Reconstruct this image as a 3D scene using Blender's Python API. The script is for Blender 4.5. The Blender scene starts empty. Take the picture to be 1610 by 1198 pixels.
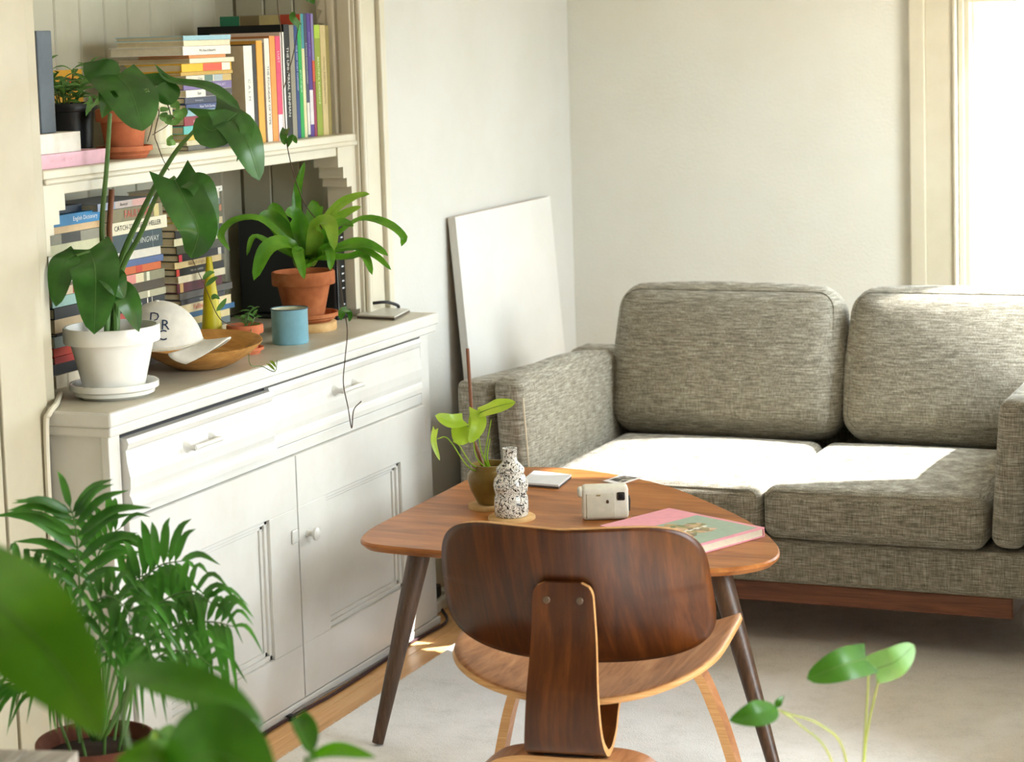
import bpy, bmesh, math, random
from mathutils import Vector, Matrix, noise
random.seed(7)
S = bpy.context.scene
COL = S.collection
PI = math.pi

# ------------------------------------------------------------------ camera, world, sun, exposure
def set_camera():
    yaw, pitch, roll = math.radians(23.0), math.radians(6.544), math.radians(-1.753)
    fwd = Vector((-math.sin(yaw)*math.cos(pitch), math.cos(yaw)*math.cos(pitch), -math.sin(pitch)))
    r0 = Vector((math.cos(yaw), math.sin(yaw), 0)); u0 = r0.cross(fwd)
    r = math.cos(roll)*r0 + math.sin(roll)*u0; u = -math.sin(roll)*r0 + math.cos(roll)*u0
    cam = bpy.data.cameras.new('camera'); o = bpy.data.objects.new('camera', cam); COL.objects.link(o)
    m = Matrix((r, u, -fwd)).transposed().to_4x4(); m.translation = (0, 0, 1.65)
    o.matrix_world = m
    cam.sensor_width = 36.0; cam.lens = 3444.36/1610*36.0
    cam.shift_y = -(599-444.38)/1610
    cam.dof.use_dof = True; cam.dof.focus_distance = 5.1; cam.dof.aperture_fstop = 4.5
    cam.clip_start = 0.05
    S.camera = o
set_camera()
vs = S.view_settings
S.display_settings.display_device = 'sRGB'
vs.view_transform = 'Standard'; vs.look = 'None'; vs.gamma = 1.0; vs.use_curve_mapping = False
vs.exposure = 0.0
w = bpy.data.worlds.new('sky'); S.world = w; w.use_nodes = True
bg = w.node_tree.nodes['Background']; bg.inputs[1].default_value = 21.0
_g = w.node_tree.nodes.new('ShaderNodeNewGeometry'); _x = w.node_tree.nodes.new('ShaderNodeSeparateXYZ'); _r = w.node_tree.nodes.new('ShaderNodeMapRange'); _k = w.node_tree.nodes.new('ShaderNodeMix')
_k.data_type = 'RGBA'; _r.inputs[1].default_value = -0.08; _r.inputs[2].default_value = 0.08      # bright overcast sky above the horizon, darker ground below it
_k.inputs[6].default_value = (0.30, 0.34, 0.32, 1); _k.inputs[7].default_value = (0.88, 0.965, 1.0, 1)
_c = w.node_tree.nodes.new('ShaderNodeTexCoord'); w.node_tree.links.new(_c.outputs['Generated'], _x.inputs[0])
w.node_tree.links.new(_x.outputs[2], _r.inputs[0]); w.node_tree.links.new(_r.outputs[0], _k.inputs[0]); w.node_tree.links.new(_k.outputs[2], bg.inputs[0])
w.node_tree.nodes.remove(_g)
def sun(direction_to_sun, strength, angle):
    l = bpy.data.lights.new('sun', 'SUN'); l.energy = strength; l.angle = math.radians(angle); l.color = (1.0, 0.98, 0.95)
    o = bpy.data.objects.new('sun', l); COL.objects.link(o)
    o.rotation_euler = Vector(direction_to_sun).to_track_quat('Z', 'Y').to_euler(); o.location = (3, 6, 4)
sun((0.66, 0.22, 0.62), 26.0, 1.2)
def portal(name, loc, rot, sx, sy):
    l = bpy.data.lights.new(name, 'AREA'); l.shape = 'RECTANGLE'; l.size = sx; l.size_y = sy
    l.cycles.is_portal = True
    o = bpy.data.objects.new(name, l); COL.objects.link(o); o.location = loc; o.rotation_euler = rot

portal('sky_window_back', (-1.0, 7.02, 1.65), (-PI/2, 0, 0), 0.7, 1.8)
portal('sky_window_right', (-0.62, 6.13, 1.4), (0, PI/2, 0), 1.3, 0.74)
portal('sky_fill_window', (1.22, 3.65, 1.5), (0, PI/2, 0), 2.0, 1.5)

# ------------------------------------------------------------------ node materials
def lin(c):
    if isinstance(c, str):
        c = tuple(int(c[i:i+2], 16)/255 for i in (0, 2, 4))
    return tuple(x/12.92 if x <= 0.04045 else ((x+0.055)/1.055)**2.4 for x in c) + (1,)
_m = {}
def base(name, col, rough=0.5, spec=0.5):
    m = bpy.data.materials.new(name); m.use_nodes = True
    b = m.node_tree.nodes['Principled BSDF']
    b.inputs['Base Color'].default_value = lin(col); b.inputs['Roughness'].default_value = rough
    b.inputs['Specular IOR Level'].default_value = spec
    return m, m.node_tree, b
def nd(nt, typ, **kw):
    n = nt.nodes.new(typ)
    for k, v in kw.items():
        if k in n.inputs: n.inputs[k].default_value = v
        else: setattr(n, k, v)
    return n
def coords(nt, scale, kind='Object', rot=(0, 0, 0)):
    t = nd(nt, 'ShaderNodeTexCoord'); mp = nd(nt, 'ShaderNodeMapping')
    mp.inputs['Scale'].default_value = scale; mp.inputs['Rotation'].default_value = rot
    nt.links.new(t.outputs[kind], mp.inputs[0]); return mp.outputs[0]
def ramp(nt, fac, stops):
    r = nd(nt, 'ShaderNodeValToRGB'); e = r.color_ramp.elements
    e[0].position, e[0].color = stops[0][0], lin(stops[0][1]); e[1].position, e[1].color = stops[-1][0], lin(stops[-1][1])
    for p, c in stops[1:-1]:
        q = e.new(p); q.color = lin(c)
    nt.links.new(fac, r.inputs[0]); return r.outputs[0]
def bump(nt, b, height, strength, dist=0.002):
    n = nd(nt, 'ShaderNodeBump', Strength=strength, Distance=dist); nt.links.new(height, n.inputs['Height']); nt.links.new(n.outputs[0], b.inputs['Normal'])
def plain(col, rough=0.55, spec=0.4):
    k = ('plain', col, rough, spec)
    if k not in _m:
        m, nt, b = base('plain_%d' % len(_m), col, rough, spec)
        n = nd(nt, 'ShaderNodeTexNoise', Scale=60.0, Detail=3.0); nt.links.new(coords(nt, (1, 1, 1)), n.inputs[0])
        mx = nd(nt, 'ShaderNodeMix', data_type='RGBA', blend_type='MULTIPLY'); mx.inputs[0].default_value = 0.25
        mx.inputs[6].default_value = lin(col); nt.links.new(ramp(nt, n.outputs[0], [(0.3, 'C8C8C8'), (0.7, 'FFFFFF')]), mx.inputs[7])
        nt.links.new(mx.outputs[2], b.inputs['Base Color'])
        _m[k] = m
    return _m[k]
def painted(name, col, dirt, rough=0.4, bump_s=0.15, scale=40, spec=0.5):
    m, nt, b = base(name, col, rough, spec)
    n = nd(nt, 'ShaderNodeTexNoise', Scale=3.0, Detail=6.0, Roughness=0.65); c = coords(nt, (1, 1, 1)); nt.links.new(c, n.inputs[0])
    nt.links.new(ramp(nt, n.outputs[0], [(0.35, dirt), (0.6, col)]), b.inputs['Base Color'])
    n2 = nd(nt, 'ShaderNodeTexNoise', Scale=float(scale), Detail=4.0); nt.links.new(c, n2.inputs[0]); bump(nt, b, n2.outputs[0], bump_s)
    return m
def wood(name, dark, mid, light, scale=(2, 30, 30), rough=0.42, rot=(0, 0, 0), distort=2.0, spec=0.4):
    m, nt, b = base(name, mid, rough, spec)
    c = coords(nt, scale, rot=rot)
    n = nd(nt, 'ShaderNodeTexNoise', Scale=1.0, Detail=7.0, Roughness=0.6, Distortion=distort); nt.links.new(c, n.inputs[0])
    n2 = nd(nt, 'ShaderNodeTexNoise', Scale=5.0, Detail=5.0, Roughness=0.7); nt.links.new(c, n2.inputs[0])
    mx = nd(nt, 'ShaderNodeMath', operation='MULTIPLY_ADD'); nt.links.new(n2.outputs[0], mx.inputs[0]); mx.inputs[1].default_value = 0.45
    nt.links.new(n.outputs[0], mx.inputs[2])
    sc = nd(nt, 'ShaderNodeMath', operation='MULTIPLY'); nt.links.new(mx.outputs[0], sc.inputs[0]); sc.inputs[1].default_value = 0.69
    nt.links.new(ramp(nt, sc.outputs[0], [(0.34, dark), (0.5, mid), (0.66, light)]), b.inputs['Base Color'])
    bump(nt, b, n2.outputs[0], 0.06)
    return m
def leafmat(name, c1, c2, trans=0.35, rough=0.38, edge=None):
    m, nt, b = base(name, c1, rough, 0.5)
    n = nd(nt, 'ShaderNodeTexNoise', Scale=14.0, Detail=4.0); nt.links.new(coords(nt, (1, 1, 1)), n.inputs[0])
    col = ramp(nt, n.outputs[0], [(0.35, c1), (0.65, c2)])
    nt.links.new(col, b.inputs['Base Color'])
    t = nd(nt, 'ShaderNodeBsdfTranslucent'); nt.links.new(col, t.inputs[0])
    mx = nd(nt, 'ShaderNodeMixShader'); mx.inputs[0].default_value = trans
    nt.links.new(b.outputs[0], mx.inputs[1]); nt.links.new(t.outputs[0], mx.inputs[2])
    nt.links.new(mx.outputs[0], nt.nodes['Material Output'].inputs[0])
    return m
def fabric(name, dark, mid, light):
    m, nt, b = base(name, mid, 0.95, 0.1)
    b.inputs['Sheen Weight'].default_value = 0.15
    a = nd(nt, 'ShaderNodeTexNoise', Scale=1.0, Detail=4.0, Roughness=0.7); nt.links.new(coords(nt, (22, 22, 330)), a.inputs[0])
    v = nd(nt, 'ShaderNodeTexNoise', Scale=1.0, Detail=3.0, Roughness=0.6); nt.links.new(coords(nt, (420, 420, 30)), v.inputs[0])
    mx = nd(nt, 'ShaderNodeMath', operation='MULTIPLY_ADD'); nt.links.new(v.outputs[0], mx.inputs[0]); mx.inputs[1].default_value = 0.6
    nt.links.new(a.outputs[0], mx.inputs[2])
    sc = nd(nt, 'ShaderNodeMath', operation='MULTIPLY'); nt.links.new(mx.outputs[0], sc.inputs[0]); sc.inputs[1].default_value = 0.625
    nt.links.new(ramp(nt, sc.outputs[0], [(0.36, dark), (0.5, mid), (0.66, light)]), b.inputs['Base Color'])
    bump(nt, b, sc.outputs[0], 0.35, 0.003)
    return m
def clay(name, c1, c2, c3, rough=0.8):
    m, nt, b = base(name, c1, rough, 0.2)
    n = nd(nt, 'ShaderNodeTexNoise', Scale=16.0, Detail=6.0, Roughness=0.65); nt.links.new(coords(nt, (1, 1, 1)), n.inputs[0])
    nt.links.new(ramp(nt, n.outputs[0], [(0.3, c1), (0.55, c2), (0.74, c3)]), b.inputs['Base Color'])
    bump(nt, b, n.outputs[0], 0.1)
    return m
M = {}
M['trim'] = painted('cream_gloss_paint', 'D1CBB8', 'C7C0AA', 0.38, 0.10, 30)
M['cab'] = painted('white_gloss_paint', 'D4D3CF', 'CBC9C1', 0.35, 0.10, 30)
M['trim_darkened'] = painted('cream_paint_darkened', 'BFB8A2', 'B5AD95', 0.42, 0.10, 30)  # same trim paint, darkened to hold down the light on the left post
M['wall'] = painted('wall_paint', 'CECDC8', 'CAC9C2', 0.7, 0.35, 90, 0.2)
M['wall_back'] = painted('back_wall_paint', 'E0E0D8', 'DCDBD1', 0.7, 0.5, 110, 0.2)
M['counter'] = painted('tan_counter_paint', 'C6C1B2', 'B4AC96', 0.42, 0.1, 30)  # tanner and darker than the cabinet paint
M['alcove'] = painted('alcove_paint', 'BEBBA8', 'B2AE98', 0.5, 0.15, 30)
M['ceil'] = painted('ceiling_paint', 'F2F0E8', 'EEEBE2', 0.8, 0.1, 60, 0.2)
M['floor'] = wood('oak_boards', 'D69C5C', 'EAB87C', 'F4C890', (18, 1.2, 18), 0.35)
M['walnut'] = wood('walnut_veneer_shaded', '2C1203', '462206', '5E320E', (34, 4, 3.2), 0.36, distort=1.2)  # chair walnut with shade in its colour, for the backrest and spine
M['walnut_lit'] = wood('walnut_veneer_lit', '84522F', 'A9744C', 'BF8D63', (34, 4, 3.2), 0.42, distort=1.5)  # lighter copy of the chair walnut, for the lit seat and leg frames
M['ply'] = wood('ply_edge', 'A87642', 'C6955E', 'D8AC78', (4, 4, 300), 0.5)
M['table'] = wood('table_veneer', '74421C', '9C602F', 'B47840', (2.2, 17, 17), 0.36, rot=(0, 0, 0.75), distort=1.4, spec=0.25)
M['dark_leg'] = wood('dark_walnut_leg', '34241A', '4B3627', '5E4634', (30, 30, 3), 0.4)
M['plinth'] = wood('sofa_plinth', '5E3420', '7A4930', '8E5A3C', (2, 25, 40), 0.4)
M['fabric'] = fabric('heathered_fabric', '5A554B', '8A8577', 'C2BEB1')
M['terra'] = clay('terracotta', '8E4E2A', 'A8623A', 'BC7A50')
M['terra2'] = clay('terracotta_orange', 'A65A3A', 'BC6C48', 'C97D58')
M['terra_dark'] = clay('dark_clay', '4E2A1C', '5E3424', '6A3E2C')
M['white_gl'] = painted('white_glaze', 'EFEEE8', 'E8E6DE', 0.25, 0.03, 20)
M['cream_gl'] = painted('cream_glaze', 'E5DFC2', 'DAD3B2', 0.3, 0.03, 20)
M['olive_gl'] = clay('olive_glaze', '6B5426', '7E6633', '90763F', 0.3)
M['soil'] = clay('soil', '1E140D', '2E2016', '43301F', 0.95)
M['cork'] = clay('cork', 'B08A58', 'C39C68', 'D2B080', 0.8)
M['bowlwood'] = wood('turned_bowl_wood', '9A6A30', 'B98544', 'CC9C5A', (5, 16, 40), 0.45)
M['black'] = plain('101012', 0.4)
M['blackrub'] = plain('1A181C', 0.6)
M['leaf'] = leafmat('monstera_green', '2C561E', '42762E', 0.25, 0.3)
M['leaf_fern'] = leafmat('fern_green', '447E1A', '6AA228', 0.4, 0.35)
M['leaf_fern2'] = leafmat('fern_green_light', '6E9A28', '94B43C', 0.4, 0.4)
M['leaf_palm'] = leafmat('palm_green', '2F6018', '4C8A2E', 0.35, 0.35)
M['leaf_big'] = leafmat('broad_leaf_green', '3F740A', '4C840E', 0.42, 0.35)
M['leaf_big2'] = leafmat('broad_leaf_dark', '2C5A10', '40761A', 0.4, 0.35)
M['leaf_lime'] = leafmat('lime_green', '9BBE2C', 'B4CC48', 0.5, 0.4)
M['leaf_heart'] = leafmat('heart_leaf_green', '2C5C10', '3C701A', 0.3, 0.35)
M['leaf_pale'] = leafmat('pale_leaf_green', '6A9C50', '7CAC62', 0.35, 0.4)
M['leaf_succ'] = leafmat('succulent_green', '4C7832', '6E9A48', 0.2, 0.5)
M['stem'] = leafmat('green_stem', '4A7030', '5E8440', 0.1, 0.5)
M['stem_light'] = leafmat('pale_stem', '7E9040', '94A452', 0.1, 0.5)
M['stem_brown'] = plain('4A3A26', 0.7)
M['stake'] = plain('7A4A2C', 0.6)
M['paper'] = plain('D8CBAA', 0.9, 0.1)
M['paper_w'] = plain('E4DEC8', 0.9, 0.1)

# ------------------------------------------------------------------ mesh helpers (coordinates are world metres)
ORG = {}
class G:
    def __init__(s): s.v = []; s.f = []
    def add(s, vs_, fs_):
        n = len(s.v); s.v += [tuple(v) for v in vs_]; s.f += [tuple(i+n for i in f) for f in fs_]; return s
    def box(s, x0, x1, y0, y1, z0, z1, bev=0.0, seg=2, mat=None):
        bm = bmesh.new(); bmesh.ops.create_cube(bm, size=1)
        for v in bm.verts:
            v.co = Vector(((x0+x1)/2+v.co.x*(x1-x0), (y0+y1)/2+v.co.y*(y1-y0), (z0+z1)/2+v.co.z*(z1-z0)))
        if bev: bmesh.ops.bevel(bm, geom=bm.edges[:], offset=bev, segments=seg, affect='EDGES', profile=0.5)
        return s.bm(bm, mat)
    def bm(s, bm, mat=None):
        bm.verts.ensure_lookup_table(); bm.verts.index_update()
        s.add([(mat @ v.co) if mat else v.co for v in bm.verts], [[v.index for v in f.verts] for f in bm.faces]); bm.free(); return s
    def lathe(s, c, prof, n=32, mat=None):
        c = Vector(c); vs_ = []; fs_ = []
        for r, z in prof:
            for k in range(n):
                a = 2*PI*k/n; p = Vector((max(r, 1e-4)*math.cos(a), max(r, 1e-4)*math.sin(a), z))
                vs_.append(c + ((mat @ p) if mat else p))
        for i in range(len(prof)-1):
            for k in range(n):
                a, b = i*n+k, i*n+(k+1) % n; fs_.append((a, b, b+n, a+n))
        return s.add(vs_, fs_)
    def tube(s, pts, rad, n=8, cap=True):
        pts = [Vector(p) for p in pts]; m = len(pts)
        if not hasattr(rad, '__len__'): rad = [rad]*m
        vs_ = []; fs_ = []; up = None
        for i, p in enumerate(pts):
            d = (pts[min(i+1, m-1)]-pts[max(i-1, 0)]).normalized()
            if up is None: up = d.cross(Vector((0.3, 0.2, 1)) if abs(d.z) < 0.9 else Vector((1, 0.1, 0))).normalized()
            up = (up - d*up.dot(d)).normalized(); w_ = d.cross(up)
            for k in range(n):
                a = 2*PI*k/n; vs_.append(p + rad[i]*(math.cos(a)*up + math.sin(a)*w_))
        for i in range(m-1):
            for k in range(n):
                a, b = i*n+k, i*n+(k+1) % n; fs_.append((a, b, b+n, a+n))
        if cap: fs_ += [tuple(range(n))[::-1], tuple(range((m-1)*n, m*n))]
        return s.add(vs_, fs_)
    def grid(s, fn, nu, nv):
        vs_ = [fn(i/nu, j/nv) for i in range(nu+1) for j in range(nv+1)]
        return s.add(vs_, [(i*(nv+1)+j, (i+1)*(nv+1)+j, (i+1)*(nv+1)+j+1, i*(nv+1)+j+1) for i in range(nu) for j in range(nv)])
    def prism(s, poly, ext):
        n = len(poly); e = Vector(ext)
        return s.add([Vector(p) for p in poly]+[Vector(p)+e for p in poly], [tuple(range(n))[::-1], tuple(range(n, 2*n))]+[(i, (i+1) % n, (i+1) % n+n, i+n) for i in range(n)])
    def xf(s, m): s.v = [tuple(m @ Vector(v)) for v in s.v]; return s
def obj(name, g, mat, parent=None, smooth=False, origin=None, sharp=40, solid=0.0, off=0.0):
    me = bpy.data.meshes.new(name)
    if parent is not None: o0 = ORG[parent.name]
    elif origin is not None: o0 = Vector(origin)
    else:
        xs, ys, zs = zip(*g.v); o0 = Vector(((min(xs)+max(xs))/2, (min(ys)+max(ys))/2, min(zs)))
    me.from_pydata([tuple(Vector(v)-o0) for v in g.v], [], g.f)
    bm = bmesh.new(); bm.from_mesh(me); bmesh.ops.recalc_face_normals(bm, faces=bm.faces[:]); bm.to_mesh(me); bm.free()
    if smooth:
        me.polygons.foreach_set('use_smooth', [True]*len(me.polygons))
        me.set_sharp_from_angle(angle=math.radians(sharp))
    for m in (mat if isinstance(mat, (list, tuple)) else [mat]): me.materials.append(m)
    o = bpy.data.objects.new(name, me); COL.objects.link(o)
    if parent is not None: o.parent = parent
    else: o.location = o0
    ORG[o.name] = o0
    if solid:
        md = o.modifiers.new('solidify', 'SOLIDIFY'); md.thickness = solid; md.offset = off
    return o
def thing(name, loc, label, cat, group=None):
    o = bpy.data.objects.new(name, None); COL.objects.link(o); o.location = loc; o.empty_display_size = 0.05
    ORG[o.name] = Vector(loc); return tag(o, label, cat, group)
def tag(o, label, cat, group=None):
    o['label'] = label; o['category'] = cat
    if group: o['group'] = group
    return o
def struct(name, g, mat, **kw):
    o = obj(name, g, mat, **kw); o['kind'] = 'structure'; return o
def text(parent, body, size, pos, right, up, mat, width=None, name='title'):
    cu = bpy.data.curves.new(name, 'FONT'); cu.body = body; cu.size = size; cu.align_x = 'CENTER'; cu.align_y = 'CENTER'
    cu.resolution_u = 2; cu.materials.append(mat)
    tmp = bpy.data.objects.new('tmp', cu); me = bpy.data.meshes.new_from_object(tmp); bpy.data.objects.remove(tmp); bpy.data.curves.remove(cu)
    me.name = name
    if not me.materials: me.materials.append(mat)
    o = bpy.data.objects.new(name, me); COL.objects.link(o)
    r, u = Vector(right).normalized(), Vector(up).normalized(); n = r.cross(u)
    k = 1.0 if not width else width/(0.56*size*max(1, len(body)))
    m = Matrix((r*k, u, n)).transposed().to_4x4(); m.translation = Vector(pos)-ORG[parent.name]
    o.parent = parent; o.matrix_local = m
    return o
def bez(pts, n=12):
    """smooth curve through points (Catmull-Rom)"""
    P = [Vector(p) for p in pts]; out = []
    if len(P) == 2: return [P[0].lerp(P[1], i/n) for i in range(n+1)]
    Q = [P[0]*2-P[1]]+P+[P[-1]*2-P[-2]]
    for i in range(len(P)-1):
        a, b, c, d = Q[i:i+4]
        for k in range(n):
            t = k/n; out.append(0.5*((2*b)+(c-a)*t+(2*a-5*b+4*c-d)*t*t+(3*b-a-3*c+d)*t**3))
    return out+[P[-1]]
def leaf_g(pts, width, normal, shape='heart', fold=0.15, curl=0.0, n=14, m=4, wave=0.0, lobe=0.0, cuts=()):
    """leaf blade along a curve; pts from stem end to tip"""
    ax = bez(pts, n)
    if len(ax) > n+1: ax = [ax[round(i*(len(ax)-1)/n)] for i in range(n+1)]
    N = Vector(normal).normalized(); g = G(); vs_ = []
    L = sum((ax[i+1]-ax[i]).length for i in range(n))
    for i in range(n+1):
        t = i/n; d = (ax[min(i+1, n)]-ax[max(i-1, 0)]).normalized()
        side = d.cross(N).normalized(); nn = side.cross(d).normalized()
        if shape == 'heart': wd = (max(0.0, 1-t)**0.62)*(0.72+0.9*t)*1.0 if t < 1 else 0; wd = min(wd, 1.0)
        elif shape == 'cordate': wd = min(1.0, (1-t)**0.9*(0.85+1.5*t)) if t < 1 else 0
        elif shape == 'oval': wd = math.sin(PI*min(1, t**0.8))**0.75
        elif shape == 'lance': wd = (math.sin(PI*t**0.6)**0.9) if 0 < t < 1 else 0.02
        else: wd = min(1, 0.45+1.6*t)*(1-t**5)**0.6        # strap
        for j in range(-m, m+1):
            q = j/m; hw = width/2*wd*q
            back = -lobe*L*(abs(q)**1.3)*max(0.0, 1-t*1.5)**2
            p = ax[i] + side*hw + nn*(fold*abs(hw) - curl*hw*hw/max(width, 1e-4)) + d*back
            if wave: p += nn*wave*width*math.sin(t*17+j*0.9+(3 if j > 0 else 0))*abs(q)
            vs_.append(p)
    k = 2*m+1; fs_ = []
    for i in range(n):
        for j in range(2*m):
            if (i, j) in cuts: continue
            fs_.append((i*k+j, (i+1)*k+j, (i+1)*k+j+1, i*k+j+1))
    return g.add(vs_, fs_)
def leaf(parent, pts, width, normal, mat, name='leaf', **kw):
    o = obj(name, leaf_g(pts, width, normal, **kw), mat, parent, smooth=True, sharp=70)
    if width > 0.055 and kw.get('shape') in ('heart', 'cordate', 'oval'):
        ax = bez(pts, 8); N = Vector(normal).normalized(); m = len(ax); q = []
        for i, p in enumerate(ax):
            d = (ax[min(i+1, m-1)]-ax[max(i-1, 0)]).normalized(); q.append(p + d.cross(N).cross(d).normalized()*0.0004)
        obj('midrib', G().tube(q, [0.0011*(1-0.75*i/(m-1)) for i in range(m)], 5), M['stem'], None, smooth=True).parent = None
        r = bpy.data.objects[[x.name for x in COL.objects][-1]]; r.parent = o; r.location = ORG[r.name]-ORG[parent.name]; ORG[r.name] = ORG[parent.name]
    return o
def rbox(c, h, r, puff=(0, 0, 0), n=16, mat=None, taper=None):
    """soft cushion block: rounded box with puffed faces"""
    c = Vector(c); h = Vector(h); bm = bmesh.new(); bmesh.ops.create_cube(bm, size=2)
    bmesh.ops.subdivide_edges(bm, edges=bm.edges[:], cuts=n, use_grid_fill=True)
    for v in bm.verts:
        p = Vector([math.sin(q*PI/2*0.98)/math.sin(PI/2*0.98) for q in v.co]); q = Vector((p.x*h.x, p.y*h.y, p.z*h.z))
        inn = Vector([max(-(hh-r), min(hh-r, qq)) for qq, hh in zip(q, h)]); d = q-inn
        if d.length > 1e-6: q = inn + d.normalized()*min(r, max(abs(t) for t in d))
        u = [1-abs(t)**2.2 for t in p]
        q.x += puff[0]*(1 if p.x > 0 else -1)*u[1]*u[2]*abs(p.x)**3
        q.y += puff[1]*(1 if p.y > 0 else -1)*u[0]*u[2]*abs(p.y)**3
        q.z += puff[2]*(1 if p.z > 0 else -1)*u[0]*u[1]*abs(p.z)**3
        if taper: q = taper(q)
        v.co = c + ((mat @ q) if mat else q)
    return G().bm(bm)
# ------------------------------------------------------------------ room shell
XW = -2.738
struct('floor', G().box(-3.2, 1.4, -1.3, 7.3, -0.06, -0.004), M['floor'], origin=(0, 0, 0))
fl = bpy.data.objects['floor']
for i in range(8):                                   # oak boards, seen between the cabinet and the rug
    for y0, y1 in ((2.2+0.37*(i % 3), 3.9+0.31*(i % 2)), (3.9+0.31*(i % 2), 5.35-0.2*(i % 3)), (5.35-0.2*(i % 3), 6.99)):
        x0 = XW+0.002+i*0.075
        obj('floor_board', G().box(x0+0.0008, x0+0.0742, y0+0.0008, y1-0.0008, -0.004, 0.0, 0.0008, 1), M['floor'], fl)
struct('ceiling', G().box(-3.2, 1.4, -1.3, 4.62, 2.75, 2.85).box(-3.2, -0.5, 4.62, 7.16, 2.75, 2.85), M['ceil'])
wl = G().box(-2.85, XW, -1.2, 3.858, 0, 2.75).box(-2.85, XW, 5.44, 7.0, 0, 2.75).box(-2.85, XW, 3.858, 5.44, 2.3, 2.75)
struct('wall_left', wl, M['wall'])
al = G().box(-3.22, -3.13, 3.6, 5.8, 0, 2.4).box(-3.13, -2.85, 3.6, 3.66, 0, 2.4).box(-3.13, -2.85, 5.425, 5.49, 0, 2.4).box(-3.13, -2.85, 3.66, 5.425, 2.3, 2.4)
wa = struct('wall_alcove', al, M['alcove'])
for k in range(3):
    obj('wall_board', G().box(-3.116+k*0.093, -3.026+k*0.093, 5.412, 5.424, 0.88, 2.299, 0.0035, 1), M['alcove'], wa)
for i in range(16):                                  # beadboard lining of the alcove, one board each
    y0 = 3.665+i*0.109
    obj('wall_board', G().box(-3.13, -3.118, y0+0.0015, y0+0.1075, 0.88, 2.299, 0.0035, 1), M['alcove'], wa)
wb = G().box(XW, -1.388, 7.0, 7.16, 0, 2.75).box(-0.63, -0.5, 7.0, 7.16, 0, 2.75).box(-1.388, -0.63, 7.0, 7.16, 0, 0.70).box(-1.388, -0.63, 7.0, 7.16, 2.5, 2.75)
struct('wall_back', wb, M['wall_back'])
wr = G().box(-0.65, -0.5, 4.50, 5.76, 0, 2.75).box(-0.65, -0.5, 6.50, 7.0, 0, 2.75).box(-0.65, -0.5, 5.76, 6.50, 0, 0.75).box(-0.65, -0.5, 5.76, 6.50, 2.06, 2.75)  # unseen nook wall, brought close to steer the sun onto the seat
wr.box(-0.5, 1.35, 4.50, 4.62, 0, 2.75)  # unseen return wall, placed to shade the right of the rug
wr.box(1.2, 1.35, 4.4, 4.50, 0, 2.75).box(1.2, 1.35, -1.2, 2.9, 0, 2.75).box(1.2, 1.35, 2.9, 4.4, 0, 0.5).box(1.2, 1.35, 2.9, 4.4, 2.5, 2.75)
struct('wall_right', wr, M['wall'])
struct('wall_front', G().box(XW, 1.35, -1.3, -1.2, 0, 2.75), painted('dark_wall_paint', '5A5546', '504B3E', 0.7, 0.2, 60, 0.2))  # unseen wall behind the camera, coloured dark to cut bounce light

def glass_mat():
    m = bpy.data.materials.new('window_glass'); m.use_nodes = True; nt = m.node_tree; nt.nodes.remove(nt.nodes['Principled BSDF'])
    t = nd(nt, 'ShaderNodeBsdfTransparent'); gl = nd(nt, 'ShaderNodeBsdfGlossy', Roughness=0.02)
    mx = nd(nt, 'ShaderNodeMixShader'); mx.inputs[0].default_value = 0.05; nt.links.new(t.outputs[0], mx.inputs[1]); nt.links.new(gl.outputs[0], mx.inputs[2])
    nt.links.new(mx.outputs[0], nt.nodes['Material Output'].inputs[0]); return m
M['glass'] = glass_mat()
# back window: sash with stiles, rails and panes
win = struct('window_1', G().box(-1.388, -1.36, 7.04, 7.09, 0.70, 2.5, 0.003).box(-0.66, -0.63, 7.04, 7.09, 0.70, 2.5, 0.003)
             .box(-1.36, -0.66, 7.04, 7.09, 0.70, 0.76, 0.003).box(-1.36, -0.66, 7.04, 7.09, 2.44, 2.5, 0.003).box(-1.36, -0.66, 7.035, 7.085, 1.75, 1.795, 0.003), M['trim'])
obj('pane', G().box(-1.36, -0.66, 7.062, 7.066, 0.76, 1.75), M['glass'], win)
obj('pane', G().box(-1.36, -0.66, 7.062, 7.066, 1.795, 2.44), M['glass'], win)
def side_window(name, x0, x1, y0, y1, z0, z1, w_, mid):
    g = G().box(x0, x1, y0, y0+w_, z0, z1, 0.003).box(x0, x1, y1-w_, y1, z0, z1, 0.003).box(x0, x1, y0+w_, y1-w_, z0, z0+w_, 0.003).box(x0, x1, y0+w_, y1-w_, z1-w_, z1, 0.003)
    ys = [y0+w_, y1-w_]
    if mid: ym = (y0+y1)/2; g.box(x0, x1, ym-w_/2, ym+w_/2, z0+w_, z1-w_, 0.003); ys = [y0+w_, ym-w_/2, ym+w_/2, y1-w_]
    o = struct(name, g, M['trim'])
    for k in range(0, len(ys), 2): obj('pane', G().box((x0+x1)/2-0.002, (x0+x1)/2+0.002, ys[k], ys[k+1], z0+w_, z1-w_), M['glass'], o)
side_window('window_2', -0.60, -0.56, 5.76, 6.50, 0.75, 2.06, 0.03, False)
side_window('fill_window', 1.25, 1.29, 2.9, 4.4, 0.5, 2.5, 0.04, True)  # unseen window, added to bring side skylight onto chair and cabinet
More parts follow.
